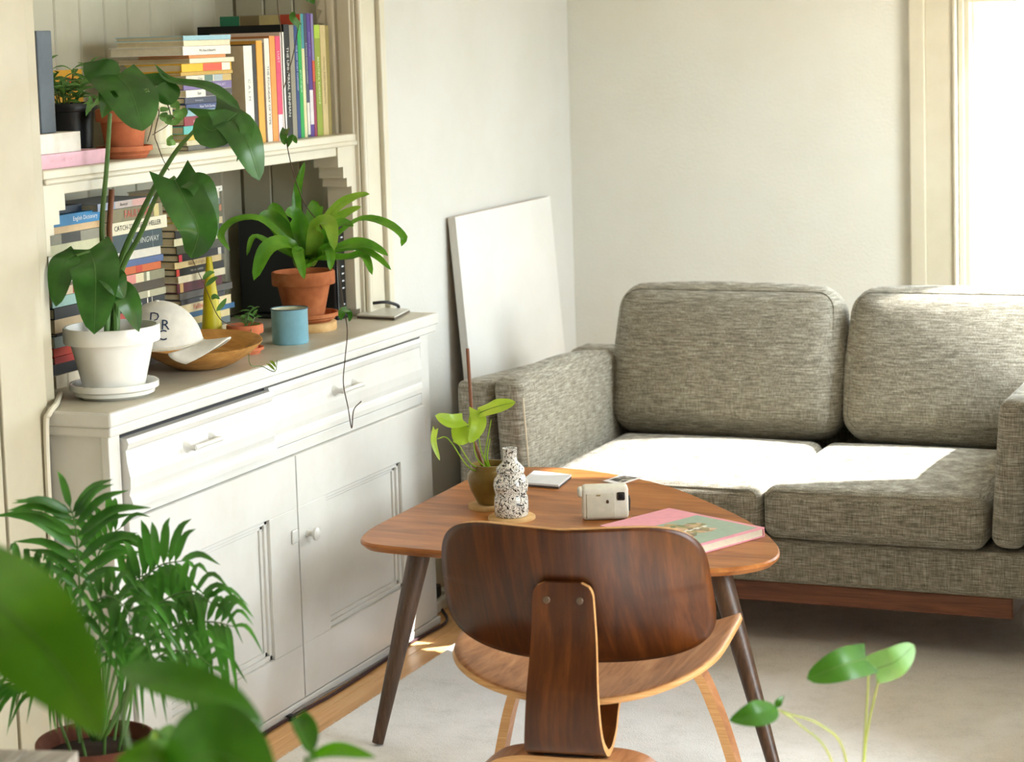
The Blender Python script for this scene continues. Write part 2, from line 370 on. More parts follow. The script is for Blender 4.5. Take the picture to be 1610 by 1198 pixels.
# window casing on the back wall
cs = struct('trim_1', G().box(-1.508, -1.42, 6.976, 7.0, 0, 2.62, 0.002), M['trim'])
obj('back_band', G().box(-1.559, -1.508, 6.966, 7.0, 0, 2.66, 0.004), M['trim'], cs)
obj('inner_bead', G().box(-1.42, -1.408, 6.965, 7.0, 0, 2.6, 0.004).box(-1.406, -1.388, 6.985, 7.0, 0, 2.6, 0.003), M['trim'], cs)
obj('blind_stop', G().box(-1.388, -1.372, 7.0, 7.035, 0.7, 2.5, 0.002), M['trim'], cs)
b = thing('roller_blind', (-1.0, 6.995, 1.70), 'rolled up cream blind with a hem bar across the top of the window', 'blind')
obj('shade_cloth', G().box(-1.386, -0.635, 7.008, 7.012, 1.71, 2.46), M['paper_w'], b)
obj('hem_bar', G().box(-1.386, -0.635, 7.004, 7.016, 1.695, 1.712, 0.003), M['paper_w'], b)
obj('roller', G().tube([(-1.386, 7.016, 2.47), (-0.635, 7.016, 2.47)], 0.018, 12), M['paper_w'], b, smooth=True)
# alcove casings
cl = struct('trim_2', G().box(-2.745, -2.722, 3.70, 3.858, 0, 2.36, 0.003), M['trim_darkened'])
obj('casing_board', G().box(-2.745, -2.7255, 3.40, 3.694, 0, 2.36, 0.003), M['trim_darkened'], cl)
obj('jamb_strip', G().box(-2.85, -2.742, 3.864, 3.916, 0.877, 2.3, 0.003), M['trim_darkened'], cl)
cr = struct('trim_3', G().box(-2.745, -2.722, 5.418, 5.497, 0, 2.36, 0.002), M['trim'])
obj('bead', G().tube([(-2.728, 5.407, 0.877), (-2.728, 5.407, 2.3)], 0.0095, 10).box(-2.85, -2.735, 5.392, 5.418, 0.877, 2.3, 0.002), M['trim'], cr, smooth=True)
obj('back_band', G().box(-2.745, -2.708, 5.500, 5.532, 0, 2.4, 0.004), M['trim'], cr)
obj('jamb_moulding', G().box(-2.785, -2.745, 5.386, 5.394, 0.877, 2.3, 0.003).box(-2.815, -2.793, 5.380, 5.394, 0.877, 2.3, 0.004), M['trim'], cr)
teeth = [(-2.822, 5.384, 1.40)]
zz = 1.40
while zz < 2.25:
    teeth += [(-2.842, 5.384, zz+0.004), (-2.826, 5.384, zz+0.034)]; zz += 0.036
teeth += [(-2.815, 5.384, zz), (-2.815, 5.384, 1.40)]
obj('notched_shelf_strip', G().prism(teeth, (0, 0.01, 0)), M['trim'], cr)
bb = struct('baseboard_left', G().box(XW, XW+0.018, 5.54, 6.998, 0, 0.15, 0.004), M['trim'])
struct('baseboard_back', G().box(XW+0.02, -1.56, 6.982, 7.0, 0, 0.15, 0.004), M['trim'])

# ------------------------------------------------------------------ mantel shelf across the alcove
sh = thing('mantel_shelf', (-2.9, 4.65, 1.33), 'white painted shelf with stepped corner brackets spanning the alcove', 'shelf')
obj('ledge', G().box(-3.115, -2.742, 3.918, 5.395, 1.362, 1.3845, 0.004).box(-2.765, -2.736, 3.918, 5.392, 1.352, 1.366, 0.005), M['trim'], sh)
obj('apron', G().box(-2.768, -2.750, 3.918, 5.378, 1.328, 1.362, 0.002), M['trim'], sh)
def bracket(ys, zs, ye):
    poly = [(-2.746, ye, 1.352), (-2.746, ys[0], 1.352)]
    for i, (y, z) in enumerate(zip(ys, zs)):
        poly += [(-2.746, y, z)]
        if i+1 < len(ys): poly += [(-2.746, ys[i+1], z)]
    poly += [(-2.746, ye, zs[-1])]
    return poly
obj('bracket', G().prism(bracket([5.288, 5.316, 5.336, 5.363], [1.297, 1.266, 1.241, 0.90], 5.388), (-0.075, 0, 0)), M['trim'], sh)
obj('bracket', G().prism(bracket([3.998, 3.974, 3.951, 3.935], [1.294, 1.265, 1.243, 1.20], 3.92), (-0.075, 0, 0)), M['trim'], sh)

# ------------------------------------------------------------------ white built-in cabinet
XF = -2.576
cab = thing('cabinet', (-2.65, 4.65, 0), 'white painted two door cabinet below the alcove', 'cabinet')
obj('countertop', G().box(-3.112, -2.560, 3.850, 5.50, 0.845, 0.877, 0.005).box(-3.112, -2.566, 3.856, 5.492, 0.824, 0.846, 0.004), M['cab'], cab)
obj('counter_surface', G().box(-3.110, -2.568, 3.858, 5.492, 0.8765, 0.8775), M['counter'], cab)
obj('case', G().box(-2.738, XF-0.012, 3.866, 5.455, 0.0, 0.825, 0.002), M['cab'], cab)
obj('face_frame', G().box(XF-0.02, XF, 3.862, 3.905, 0, 0.825, 0.002).box(XF-0.02, XF, 5.405, 5.458, 0, 0.825, 0.002).box(XF-0.02, XF, 3.905, 5.405, 0.635, 0.664, 0.002).box(XF-0.02, XF-0.001, 3.905, 5.405, 0.0, 0.022, 0.002), M['cab'], cab)
obj('drawer_gap_shade', G().box(XF-0.014, XF-0.010, 3.907, 5.403, 0.66, 0.822), M['blackrub'], cab)  # black sheet standing for the shade in the gaps round the drawers
def drawer(y0, y1, out, zt):
    pr = [(0, zt), (0.026, zt), (0.030, zt-0.010), (0.026, zt-0.022), (0.022, zt-0.026), (0.024, zt-0.05), (0.031, zt-0.085), (0.030, zt-0.108), (0.026, zt-0.122), (0.030, zt-0.127), (0.034, zt-0.138), (0.034, zt-0.150), (0, zt-0.150)]
    d = obj('drawer', G().prism([(XF-0.012+x*out, y0, z) for x, z in pr], (0, y1-y0, 0)), M['cab'], cab)
    ym = y0+(y1-y0)*0.46
    h = G().lathe((0, 0, 0), [(0.0, 0.0), (0.013, 0.0), (0.011, 0.006), (0.006, 0.012), (0.006, 0.026), (0, 0.028)], 14)
    base_x = XF-0.012+0.023*out
    for yy in (ym-0.055, ym+0.055):
        q = G().lathe((0, 0, 0), [(0.0, 0.0), (0.016, 0.0), (0.012, 0.006), (0.006, 0.014), (0.006, 0.030), (0, 0.031)], 16)
        q.xf(Matrix.Translation((base_x, yy, zt-0.062)) @ Matrix.Rotation(PI/2, 4, 'Y'))
        h.add(q.v, q.f)
    h = G().add([v for v in h.v[84:]], [tuple(i-84 for i in f) for f in h.f if min(f) >= 84])
    h.tube([(base_x+0.026, ym-0.058, zt-0.062), (base_x+0.026, ym, zt-0.062), (base_x+0.026, ym+0.058, zt-0.062)], [0.0065, 0.0055, 0.0065], 10)
    obj('handle', h, M['cab'], d, smooth=True)
drawer(3.910, 4.545, 1.0, 0.812)
drawer(4.549, 5.402, 0.55, 0.818)
def door(y0, y1, z0, z1, py0, py1, pz0, pz1):
    g = G()
    for a in ((y0, y1, z0, pz0), (y0, y1, pz1, z1), (y0, py0, pz0, pz1), (py1, y1, pz0, pz1)):
        g.box(XF-0.010, XF+0.012, a[0], a[1], a[2], a[3], 0.0012, 1)
    d = obj('door', g, M['cab'], cab)
    obj('panel', G().box(XF-0.0115, XF-0.0095, py0+0.0005, py1-0.0005, pz0+0.0005, pz1-0.0005), M['cab'], d)
    mo = G()
    for wd, xo in ((0.012, XF+0.003), (0.022, XF-0.004)):
        mo.box(XF-0.0095, xo, py0, py0+wd, pz0, pz1, 0.0012, 1).box(XF-0.0095, xo, py1-wd, py1, pz0, pz1, 0.0012, 1)
        mo.box(XF-0.0095, xo, py0, py1, pz0, pz0+wd, 0.0012, 1).box(XF-0.0095, xo, py0, py1, pz1-wd, pz1, 0.0012, 1)
    obj('panel_moulding', mo, M['cab'], d)
    return d
dl = door(3.908, 4.648, 0.026, 0.634, 4.04, 4.510, 0.16, 0.505)
dr = door(4.654, 5.402, 0.026, 0.634, 4.80, 5.235, 0.16, 0.505)
k = G().lathe((0, 0, 0), [(0.0, 0.034), (0.010, 0.033), (0.016, 0.028), (0.016, 0.022), (0.008, 0.017), (0.0065, 0.008), (0.010, 0.0), (0, 0)], 18)
k.xf(Matrix.Translation((XF+0.012, 4.695, 0.43)) @ Matrix.Rotation(PI/2, 4, 'Y')); obj('knob', k, M['cab'], dr, smooth=True)
obj('turn_catch', G().box(XF+0.012, XF+0.017, 4.612, 4.642, 0.42, 0.455, 0.004), M['cab'], dl)
M['hinge'] = clay('worn_painted_hinge', 'B4634A', 'E6DCCB', 'EEE9DC', 0.5)
for d, y, z in ((dr, 5.405, 0.565), (dr, 5.405, 0.12), (dl, 3.905, 0.555), (dl, 3.905, 0.12)):
    obj('hinge', G().box(XF+0.0005, XF+0.004, y-0.010, y+0.010, z-0.03, z+0.03, 0.001).tube([(XF+0.006, y, z-0.032), (XF+0.006, y, z+0.032)], 0.005, 8), M['hinge'], d)
obj('kickboard', G().box(XF+0.001, XF+0.014, 3.87, 5.45, 0.0, 0.024, 0.003), M['cab'], cab)

# ------------------------------------------------------------------ rug
rg = obj('rug', G().box(-2.425, -0.66, 0.6, 6.25, 0.0, 0.010, 0.004), plain('CFCDC4', 0.95, 0.1))
def rugmat():
    m, nt, b = base('woven_rug', 'E4E2DC', 1.0, 0.05)
    c = coords(nt, (1, 1, 1)); n = nd(nt, 'ShaderNodeTexNoise', Scale=260.0, Detail=3.0); nt.links.new(c, n.inputs[0])
    n2 = nd(nt, 'ShaderNodeTexNoise', Scale=9.0, Detail=6.0, Roughness=0.7); nt.links.new(c, n2.inputs[0])
    a = nd(nt, 'ShaderNodeMath', operation='MULTIPLY_ADD'); nt.links.new(n.outputs[0], a.inputs[0]); a.inputs[1].default_value = 0.6; nt.links.new(n2.outputs[0], a.inputs[2])
    nt.links.new(ramp(nt, a.outputs[0], [(0.45, 'DCDBD6'), (0.78, 'F3F2EF'), (1.0, 'F8F7F5')]), b.inputs['Base Color'])
    bump(nt, b, a.outputs[0], 0.7, 0.004); return m
M['rug'] = rugmat(); rg.data.materials[0] = M['rug']
tag(rg, 'pale grey woven rug lying under the table and sofa', 'rug')
fz = G()
for i in range(1500):                                # frayed pile along the edge beside the boards
    y = 3.6+2.6*random.random(); z = random.uniform(0.001, 0.009); x = -2.424; a = random.uniform(-0.006, 0.006)
    fz.add([(x, y-0.0011, z), (x, y+0.0011, z), (x-random.uniform(0.004, 0.012), y+a, random.uniform(0, 0.010))], [(0, 1, 2)])
o = obj('edge_pile', fz, M['rug'], rg); o['kind'] = 'stuff'

# ------------------------------------------------------------------ sofa
so = thing('sofa', (-1.63, 5.9, 0), 'heathered grey two seat sofa on a brown wooden plinth', 'sofa')
F_ = M['fabric']
obj('plinth', G().box(-2.40, -0.972, 5.47, 6.34, 0.130, 0.185, 0.004), M['plinth'], so)
for x, y in ((-2.44, 5.50), (-0.905, 5.50), (-2.44, 6.30), (-0.905, 6.30)):
    q = G().box(-0.034, 0.034, -0.034, 0.034, 0.0, 0.184, 0.004); q.v = [(x+vx*(0.62+0.38*vz/0.184), y+vy*(0.62+0.38*vz/0.184), 0.0105+vz*0.943) for vx, vy, vz in q.v]
    obj('leg', q, M['plinth'], so)
obj('base', rbox((-1.63, 5.90, 0.248), (0.745, 0.452, 0.061), 0.014, (0, 0.003, 0)), F_, so, smooth=True)
def piping(parent, y, x0, x1, z0, z1, r=0.05):
    pts = []
    for cx, cz, a0 in ((x1-r, z1-r, 0), (x0+r, z1-r, 90), (x0+r, z0+r, 180), (x1-r, z0+r, 270)):
        for k in range(7):
            a = math.radians(a0+15*k); pts.append((cx+r*math.cos(a), y(cx+r*math.cos(a), cz+r*math.sin(a)), cz+r*math.sin(a)))
    obj('piping', G().tube(pts+[pts[0]], 0.0026, 6), F_, parent, smooth=True)
for cx, hx in ((-1.930, 0.315), (-1.322, 0.292)):
    sc_ = obj('seat_cushion', rbox((cx, 5.755, 0.379), (hx-0.002, 0.338, 0.069), 0.035, (0.004, 0.006, 0.014), 20), F_, so, smooth=True)
    piping(sc_, lambda x, z: 5.4255, cx-hx+0.0123, cx+hx-0.0123, 0.3203, 0.4377, 0.0247)
for x0, x1, lab in ((-2.49, -2.385, 0), (-0.885, -0.78, 1)):
    g = rbox(((x0+x1)/2, 5.93, 0.442), ((x1-x0)/2, 0.485, 0.254), 0.02, (0.004, 0, 0), 14)
    g.v = [(x, y, z if z < 0.4 else 0.4+(z-0.4)*(1-0.19*(y-5.45)/0.95)) for x, y, z in g.v]
    obj('arm', g, F_, so, smooth=True)
g = rbox((-1.635, 6.345, 0.43), (0.848, 0.07, 0.235), 0.025, n=14); obj('back_frame', g, F_, so, smooth=True)
for cx, hx in ((-1.935, 0.355), (-1.262, 0.312)):
    mt = Matrix.Rotation(math.radians(-14.5 if cx < -1.5 else -17.5), 4, 'X')
    def tp(q): return Vector((q.x*(1-0.035*(q.z/0.225)*(1 if q.z > 0 else -0.2)), q.y, q.z))
    bc = obj('back_cushion', rbox((cx, 6.205, 0.655), (hx, 0.088, 0.222), 0.072, (0.006, 0.032, 0.014), 22, mt, tp), F_, so, smooth=True)
    pts = []
    for kx, kz, a0 in ((hx-0.072, 0.150, 0), (-hx+0.072, 0.150, 90), (-hx+0.072, -0.150, 180), (hx-0.072, -0.150, 270)):
        for k in range(7):
            a = math.radians(a0+15*k); p = tp(Vector((kx+0.052*math.cos(a), -0.069, kz+0.052*math.sin(a)))); pts.append(Vector((cx, 6.205, 0.655)) + mt @ p)
    obj('piping', G().tube(pts+[pts[0]], 0.0018, 6), F_, bc, smooth=True)
for cx, sgn in ((-2.315, 1), (-0.965, -1)):
    mt = Matrix.Rotation(math.radians(-3.5*sgn), 4, 'Y')
    def tp2(q):
        z = q.z
        if z > 0.05: z = 0.05+(z-0.05)*(1-0.16*max(0, (q.y+0.1)/0.4)**2)
        return Vector((q.x, q.y, z))
    sc_ = obj('side_cushion', rbox((cx, 5.80, 0.511), (0.044, 0.385, 0.202 if sgn > 0 else 0.19), 0.032, (0.008, 0.004, 0.006), 20, mt, tp2), F_, so, smooth=True)
    if sgn < 0: continue
    pts = [(cx+sgn*0.046+0.061*sgn*-(z-0.511)*0.0-sgn*0.061*(z-0.511), y, z) for y, z in [(5.418, 0.33+0.03*k) for k in range(12)]]
    obj('piping', G().tube(pts, 0.0022, 6), plain('D8CDB4', 0.8), sc_, smooth=True)  # pale colour stands for sun along the front seam

# ------------------------------------------------------------------ coffee table
tb = thing('coffee_table', (-1.95, 4.85, 0.0105), 'three legged walnut coffee table with a rounded triangular top', 'table')
oc = [(-2.345, 4.60), (-2.305, 4.485), (-2.20, 4.452), (-1.95, 4.441), (-1.70, 4.437), (-1.52, 4.437), (-1.40, 4.478), (-1.337, 4.565), (-1.352, 4.68), (-1.43, 4.83), (-1.52, 4.955), (-1.645, 5.095), (-1.79, 5.238), (-1.93, 5.332), (-2.08, 5.393), (-2.22, 5.405), (-2.318, 5.36), (-2.352, 5.27), (-2.353, 5.05), (-2.351, 4.80)]
loop = []
n_ = len(oc)
for i in range(n_):
    a, b_, c_, d_ = [Vector((*oc[(i+k-1) % n_], 0)) for k in range(4)]
    for k in range(5):
        t = k/5; loop.append(0.5*((2*b_)+(c_-a)*t+(2*a-5*b_+4*c_-d_)*t*t+(3*b_-a-3*c_+d_)*t**3))
ctr = Vector((-2.0, 4.85, 0)); g = G(); rings = []
for inset, z in ((0.05, 0.452), (0.012, 0.455), (0.0, 0.466), (0.0, 0.471), (0.004, 0.475)):
    rings.append([tuple(p+(ctr-p).normalized()*inset)[:2]+(z,) for p in loop])
m_ = len(loop)
g.add([q for r_ in rings for q in r_], [(i*m_+k, i*m_+(k+1) % m_, (i+1)*m_+(k+1) % m_, (i+1)*m_+k) for i in range(4) for k in range(m_)]+[tuple(range(m_))[::-1], tuple(range(4*m_, 5*m_))])
obj('tabletop', g, M['table'], tb, smooth=True, sharp=30)
for a, b_ in (((-2.172, 4.52, 0.455), (-2.248, 4.413, 0.0155)), ((-1.457, 4.555, 0.455), (-1.290, 4.432, 0.0155)), ((-2.20, 5.25, 0.455), (-2.29, 5.40, 0.0155))):
    obj('leg', G().tube([a, b_], [0.027, 0.0135], 20), M['dark_leg'], tb, smooth=True)

# ------------------------------------------------------------------ moulded plywood chair
CH = Matrix.Translation((-1.585, 4.12, 0.015)) @ Matrix.Rotation(math.radians(8), 4, 'Z')
ch = thing('lounge_chair', (-1.585, 4.12, 0.0105), 'low moulded walnut plywood chair with its back to the viewer', 'chair')
def sq(u, v, n1, n2=None):
    """square to rounded square"""
    a = max(abs(u), abs(v))
    if a < 1e-6: return 0.0, 0.0
    L = (abs(u)**n1+abs(v)**n1)**(1/n1); return u*a/L, v*a/L
def back(i, j):
    u, v = sq(i*2-1, j*2-1, 4.2)
    z = 0.538+0.150*v*(1-0.06*(1-abs(u))**0.5*(1 if v > 0 else 0)) + (0.006*abs(u) if v > 0 else 0.012*u*u)
    x = 0.272*u*(1.0-0.03*v); y = -0.245+0.085*u*u-0.055*v+0.02*v*v
    return CH @ Vector((x, y, z))
def seat(i, j):
    u, v = i*2-1, j*2-1; n1 = 3.2 if v < 0 else 6.0
    u, v = sq(u, v, n1)
    y = 0.235*v if v > 0 else 0.272*v
    z = 0.338+0.058*u*u+0.012*v-(0.025*max(0, v-0.55)**2/0.2)+0.012*max(0, -v-0.4)
    return CH @ Vector((0.285*u*(1.0-0.02*(1-v)), y, z))
def ply(name, fn, n, th, mats, parent, off=0.0):
    o = obj(name, G().grid(fn, n, n), mats, parent, smooth=True, sharp=60)
    md = o.modifiers.new('solidify', 'SOLIDIFY'); md.thickness = th; md.offset = off; md.material_offset_rim = 1; md.use_rim = True
    return o
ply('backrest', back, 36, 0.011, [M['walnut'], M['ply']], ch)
ply('seat', seat, 36, 0.012, [M['walnut_lit'], M['ply']], ch)
def strip(path, wfun, axis, th, name, mats):
    pts = bez(path, 16); g = G(); m = len(pts); ax = Vector(axis)
    for i, p in enumerate(pts):
        d = (pts[min(i+1, m-1)]-pts[max(i-1, 0)]).normalized(); nn = d.cross(ax).normalized(); hw = wfun(i/(m-1))/2
        g.v += [tuple(CH @ (p+ax*s_*hw+nn*t_*th/2)) for s_, t_ in ((-1, -1), (1, -1), (1, 1), (-1, 1))]
    for i in range(m-1):
        for k in range(4): g.f.append((i*4+k, i*4+(k+1) % 4, i*4+4+(k+1) % 4, i*4+4+k))
    g.f += [(0, 1, 2, 3), ((m-1)*4+3, (m-1)*4+2, (m-1)*4+1, (m-1)*4)]
    o = obj(name, g, mats, ch, smooth=True, sharp=30)
    if len(mats) > 1:
        for i, pl in enumerate(o.data.polygons):
            if i < 4*(m-1) and i % 2 == 1: pl.material_index = 1
    return o
def spw(t):
    s_ = min(0.022, t*0.86); return 0.118+0.045*min(1, t*2.6)-2*(0.022-math.sqrt(max(0.0, 0.022**2-(0.022-s_)**2)))
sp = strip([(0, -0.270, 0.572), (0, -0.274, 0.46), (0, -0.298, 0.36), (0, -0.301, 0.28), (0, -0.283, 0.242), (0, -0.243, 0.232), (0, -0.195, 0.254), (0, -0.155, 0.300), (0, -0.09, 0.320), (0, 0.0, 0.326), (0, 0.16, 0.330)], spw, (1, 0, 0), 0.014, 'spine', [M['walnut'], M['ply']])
for x in (-0.032, 0.034):
    q = G().lathe((0, 0, 0), [(0, 0.0025), (0.006, 0.0022), (0.0075, 0.0)], 14); q.xf(CH @ Matrix.Translation((x, -0.2785, 0.538)) @ Matrix.Rotation(PI/2-0.13, 4, 'X'))
    obj('bolt', q, plain('5A4A3A', 0.4), sp)
def lw(t): return 0.062+0.02*math.sin(PI*t)
strip([(-0.262, -0.265, 0.0), (-0.225, -0.255, 0.11), (-0.170, -0.245, 0.184), (-0.112, -0.24, 0.212), (0, -0.24, 0.214), (0.112, -0.24, 0.212), (0.170, -0.245, 0.184), (0.225, -0.255, 0.11), (0.262, -0.265, 0.0)], lambda t: 0.075, (0, 1, 0), 0.017, 'rear_leg_frame', [M['walnut_lit'], M['ply']])
strip([(-0.272, 0.175, 0.0), (-0.25, 0.165, 0.10), (-0.222, 0.15, 0.20), (-0.185, 0.14, 0.285), (-0.13, 0.135, 0.312), (0, 0.135, 0.315), (0.13, 0.135, 0.312), (0.185, 0.14, 0.285), (0.222, 0.15, 0.20), (0.25, 0.165, 0.10), (0.272, 0.175, 0.0)], lambda t: 0.052, (0, 1, 0), 0.02, 'front_leg_frame', [M['walnut_lit'], M['ply']])
for x, y, z in ((0, -0.24, 0.222), ):
    q = G().box(-0.05, 0.05, -0.03, 0.03, -0.006, 0.004, 0.002); q.xf(CH @ Matrix.Translation((x, y, z))); obj('spacer', q, M['blackrub'], ch)
# ------------------------------------------------------------------ books
def colm(c): return plain(c, 0.5, 0.35)
BLK, WHT, RED_ = '1A1A1A', 'E9E4D4', 'B02A22'
def book(name, x, y, z, depth, length, thick, cover, label, group, lying=True, pages='paper', bands=(), title=None, tcol=BLK, tsize=None, spine=None, soft=0.0, skew=0.0, tpos=0.5, twid=None):
    """book with its spine facing the room; lying flat or standing"""
    root_loc = (x-depth/2, y+(length if lying else thick)/2, z)
    c = 0.0022; g = G(); pg = G()
    def bx(gg, d0, d1, l0, l1, t0, t1):
        if lying: gg.box(x-d1, x-d0, y+l0, y+l1, z+t0, z+t1)
        else: gg.box(x-d1, x-d0, y+t0, y+t1, z+l0, z+l1)
    bx(g, 0.0, depth, 0, length, 0, c); bx(g, 0.0, depth, 0, length, thick-c, thick); bx(g, 0.0, c, 0, length, c, thick-c)
    bx(pg, c, depth-0.003, 0.0025, length-0.0025, c, thick-c)
    if skew:
        rot = Matrix.Translation(root_loc) @ Matrix.Rotation(math.radians(skew), 4, 'Z') @ Matrix.Translation(-Vector(root_loc)); g.xf(rot); pg.xf(rot)
    o = obj(name, g, colm(cover), origin=root_loc); tag(o, label, 'book', group)
    obj('page_block', pg, M[pages], o)
    for l0, l1, cc in bands:
        b = G(); bx(b, -0.0005, 0.001, l0*length, l1*length, 0.0006, thick-0.0006)
        if skew: b.xf(rot)
        obj('spine_band', b, colm(cc), o)
    if title:
        ts = tsize or thick*0.62
        if lying: p, r, u = Vector((x+0.0012, y+length*tpos, z+thick/2)), (0, 1, 0), (0, 0, 1)
        else: p, r, u = Vector((x+0.0012, y+thick/2, z+length*tpos)), (0, 0, -1), (0, 1, 0)
        if skew:
            p = rot @ p; r = rot.to_3x3() @ Vector(r); u = rot.to_3x3() @ Vector(u)
        text(o, title, ts, p, r, u, colm(tcol), width=twid, name='spine_title')
    return o
CN = {}
def lying_stack(x, y, z0, books, group, where, depth, jit=0.006):
    rnd = random.Random(len(group)*7+int(y*100)); z = z0
    for i, b in enumerate(books):
        th, cover, lab = b[0], b[1], b[2]; kw = dict(b[3]) if len(b) > 3 else {}
        L = kw.pop('L', 0.22)+rnd.uniform(-0.004, 0.004); dy = kw.pop('dy', 0)+rnd.uniform(-1, 1)*jit*0.5; dx = kw.pop('dx', 0)+rnd.uniform(-jit, jit)
        book('book', x+dx, y+dy, z, kw.pop('D', depth)+rnd.uniform(-0.008, 0.004), L, th-0.0006, cover, lab, group, skew=rnd.uniform(-1.2, 1.2), **kw)
        z += th
    return z
Z0 = 0.8777
lo1 = [
 (0.030, 'DDD3BC', 'thick cream striped book lying lowest in the shelf stack nearest the left post', dict(bands=[(.2, .23, 'B8A98C'), (.52, .54, '8A6A50'), (.60, .63, 'C09A70')])),
 (0.026, '15130F', 'black book titled Phy directly under the red books behind the white pot', dict(title='Phy', tcol='EFEAE0', tsize=.024, tpos=.72)),
 (0.016, 'B9352A', 'dark red book resting on the black book behind the white pot', {}),
 (0.020, 'D2482F', 'orange red book with a yellow title behind the white pot', dict(title='fiction', tcol='E8B05A', tpos=.62)),
 (0.026, '9FB0B4', 'pale blue grey book above the orange red one behind the white pot', dict(title='essays now', tcol='E4E8E4', tpos=.55)),
 (0.007, '1C1A1A', 'thin black booklet on the pale blue grey book in the left stack', {}),
 (0.032, 'B59F7C', 'thick tan book in the middle of the left stack on the counter', {}),
 (0.026, '1E1E1E', 'black and white striped book under the teal one in the left stack', dict(bands=[(.50, .54, 'E8E4DA'), (.57, .61, 'E8E4DA'), (.64, .68, 'E8E4DA'), (.71, .75, 'E8E4DA'), (.78, .82, 'E8E4DA')])),
 (0.024, '8FB0A6', 'teal grey book with white lettering HAT in the left stack', dict(title='HAT', tcol='ECE8DC', tpos=.75)),
 (0.020, 'C9B294', 'beige book with a red striped spine in the left stack', dict(bands=[(.4, .95, 'A04A3A')], title='OKON', tcol='E8DCC8', tpos=.75)),
 (0.008, '6A5A48', 'brown book behind the drooping monstera leaf in the left stack', {}),
 (0.022, 'E2DED0', 'off white book behind the tip of the monstera leaf in the left stack', {}),
 (0.019, 'DDD8C4', 'creamy white book below the pale green one in the left stack', {}),
 (0.024, 'E4E0D0', 'white paperback with small dark lettering below the grey book in the left stack', dict(title='CRE TURI', tcol='3A3A38', tpos=.82, tsize=.010)),
 (0.024, 'C9C8A4', 'pale green cream book under the grey book in the left stack', {}),
 (0.024, '8D8A78', 'grey book with a dark label in the left stack below the blue dictionary', dict(bands=[(.25, .58, '3E3A34')])),
 (0.017, 'D9B88A', 'slim tan book directly under the blue dictionary', {}),
 (0.026, '2C7FB4', 'bright blue English Dictionary near the top of the left stack', dict(title='English Dictionary', tcol='EAF2F4', tsize=.014, tpos=.64)),
 (0.016, '1F2C3C', 'dark navy book on top of the blue dictionary', dict(dx=-.02, L=.16)),
]
lying_stack(-2.868, 4.105, Z0, lo1, 'books stacked on the counter by the left post', '', 0.15)
lo2 = [
 (0.030, '5A4A3C', 'brown book lowest in the middle stack behind the cap', {}), (0.030, 'A89878', 'tan book near the bottom of the middle stack behind the cap', {}),
 (0.032, '7A3030', 'dark maroon book low in the middle stack behind the cap', {}), (0.033, '3C4A44', 'dark green book in the middle stack just above the cap', {}),
 (0.016, 'B5483F', 'red book with faint lettering in the middle stack above the cap', dict(title='THE TRIAL', tcol='D88A78', tsize=.008)),
 (0.024, '1C2020', 'black book with white bars on its spine in the middle stack', dict(bands=[(.62, .64, 'E4E0D4'), (.72, .73, 'E4E0D4')], title='MOST SHORT STORIES', tcol='DADAD0', tsize=.008, tpos=.32)),
 (0.017, 'A8A488', 'olive beige book with a teal label in the middle stack', dict(bands=[(.1, .42, '5AA88C'), (.62, .66, 'E4E0C8')])),
 (0.022, '4A4030', 'worn dark olive book below the pink labelled one in the middle stack', {}),
 (0.023, '8A866C', 'grey olive paperback with a pink label in the middle stack', dict(bands=[(.10, .40, 'D68A80'), (.40, .56, 'D8CCA8'), (.62, .68, 'D8D8C0')])),
 (0.018, 'C8683C', 'orange paperback below the slim blue one in the middle stack', dict(bands=[(.5, .62, 'C24A36')])),
 (0.016, '5A6C94', 'slim blue paperback with a worn spine in the middle stack', {}),
 (0.021, 'D8D4C6', 'tattered white paperback under the slate blue HEMINGWAY book', dict(bands=[(.3, .34, '4A4A48')])),
 (0.042, '3E4C50', 'thick slate blue book lettered HEMINGWAY in the middle stack', dict(title='HEMINGWAY', tcol='C8CCC4', tsize=.019, tpos=.66, bands=[(.80, .806, '8A949A')])),
 (0.031, 'E0D8BC', 'cream book lettered CATCH-22 JOSEPH HELLER in the middle stack', dict(title='CATCH-22  JOSEPH HELLER', tcol='2A2824', tsize=.017, tpos=.48, L=.25)),
 (0.032, '7C7454', 'olive book lettered FAULKNER in red near the top of the middle stack', dict(title='FAULKNER', tcol='C4584A', tsize=.026, tpos=.5, bands=[(.82, .92, 'C8B878')])),
 (0.018, '9AA0A8', 'grey and pink paperback on top of the middle stack under the shelf', dict(dy=-.05, L=.24, bands=[(0, .3, '8E98AC'), (.3, .6, 'B8A8A0'), (.6, .9, 'C89A90')], title='flowcer', tcol='3A3638', tsize=.011, tpos=.45)),
]
lying_stack(-2.850, 4.328, Z0, lo2, 'books in the middle stack on the counter', '', 0.15)
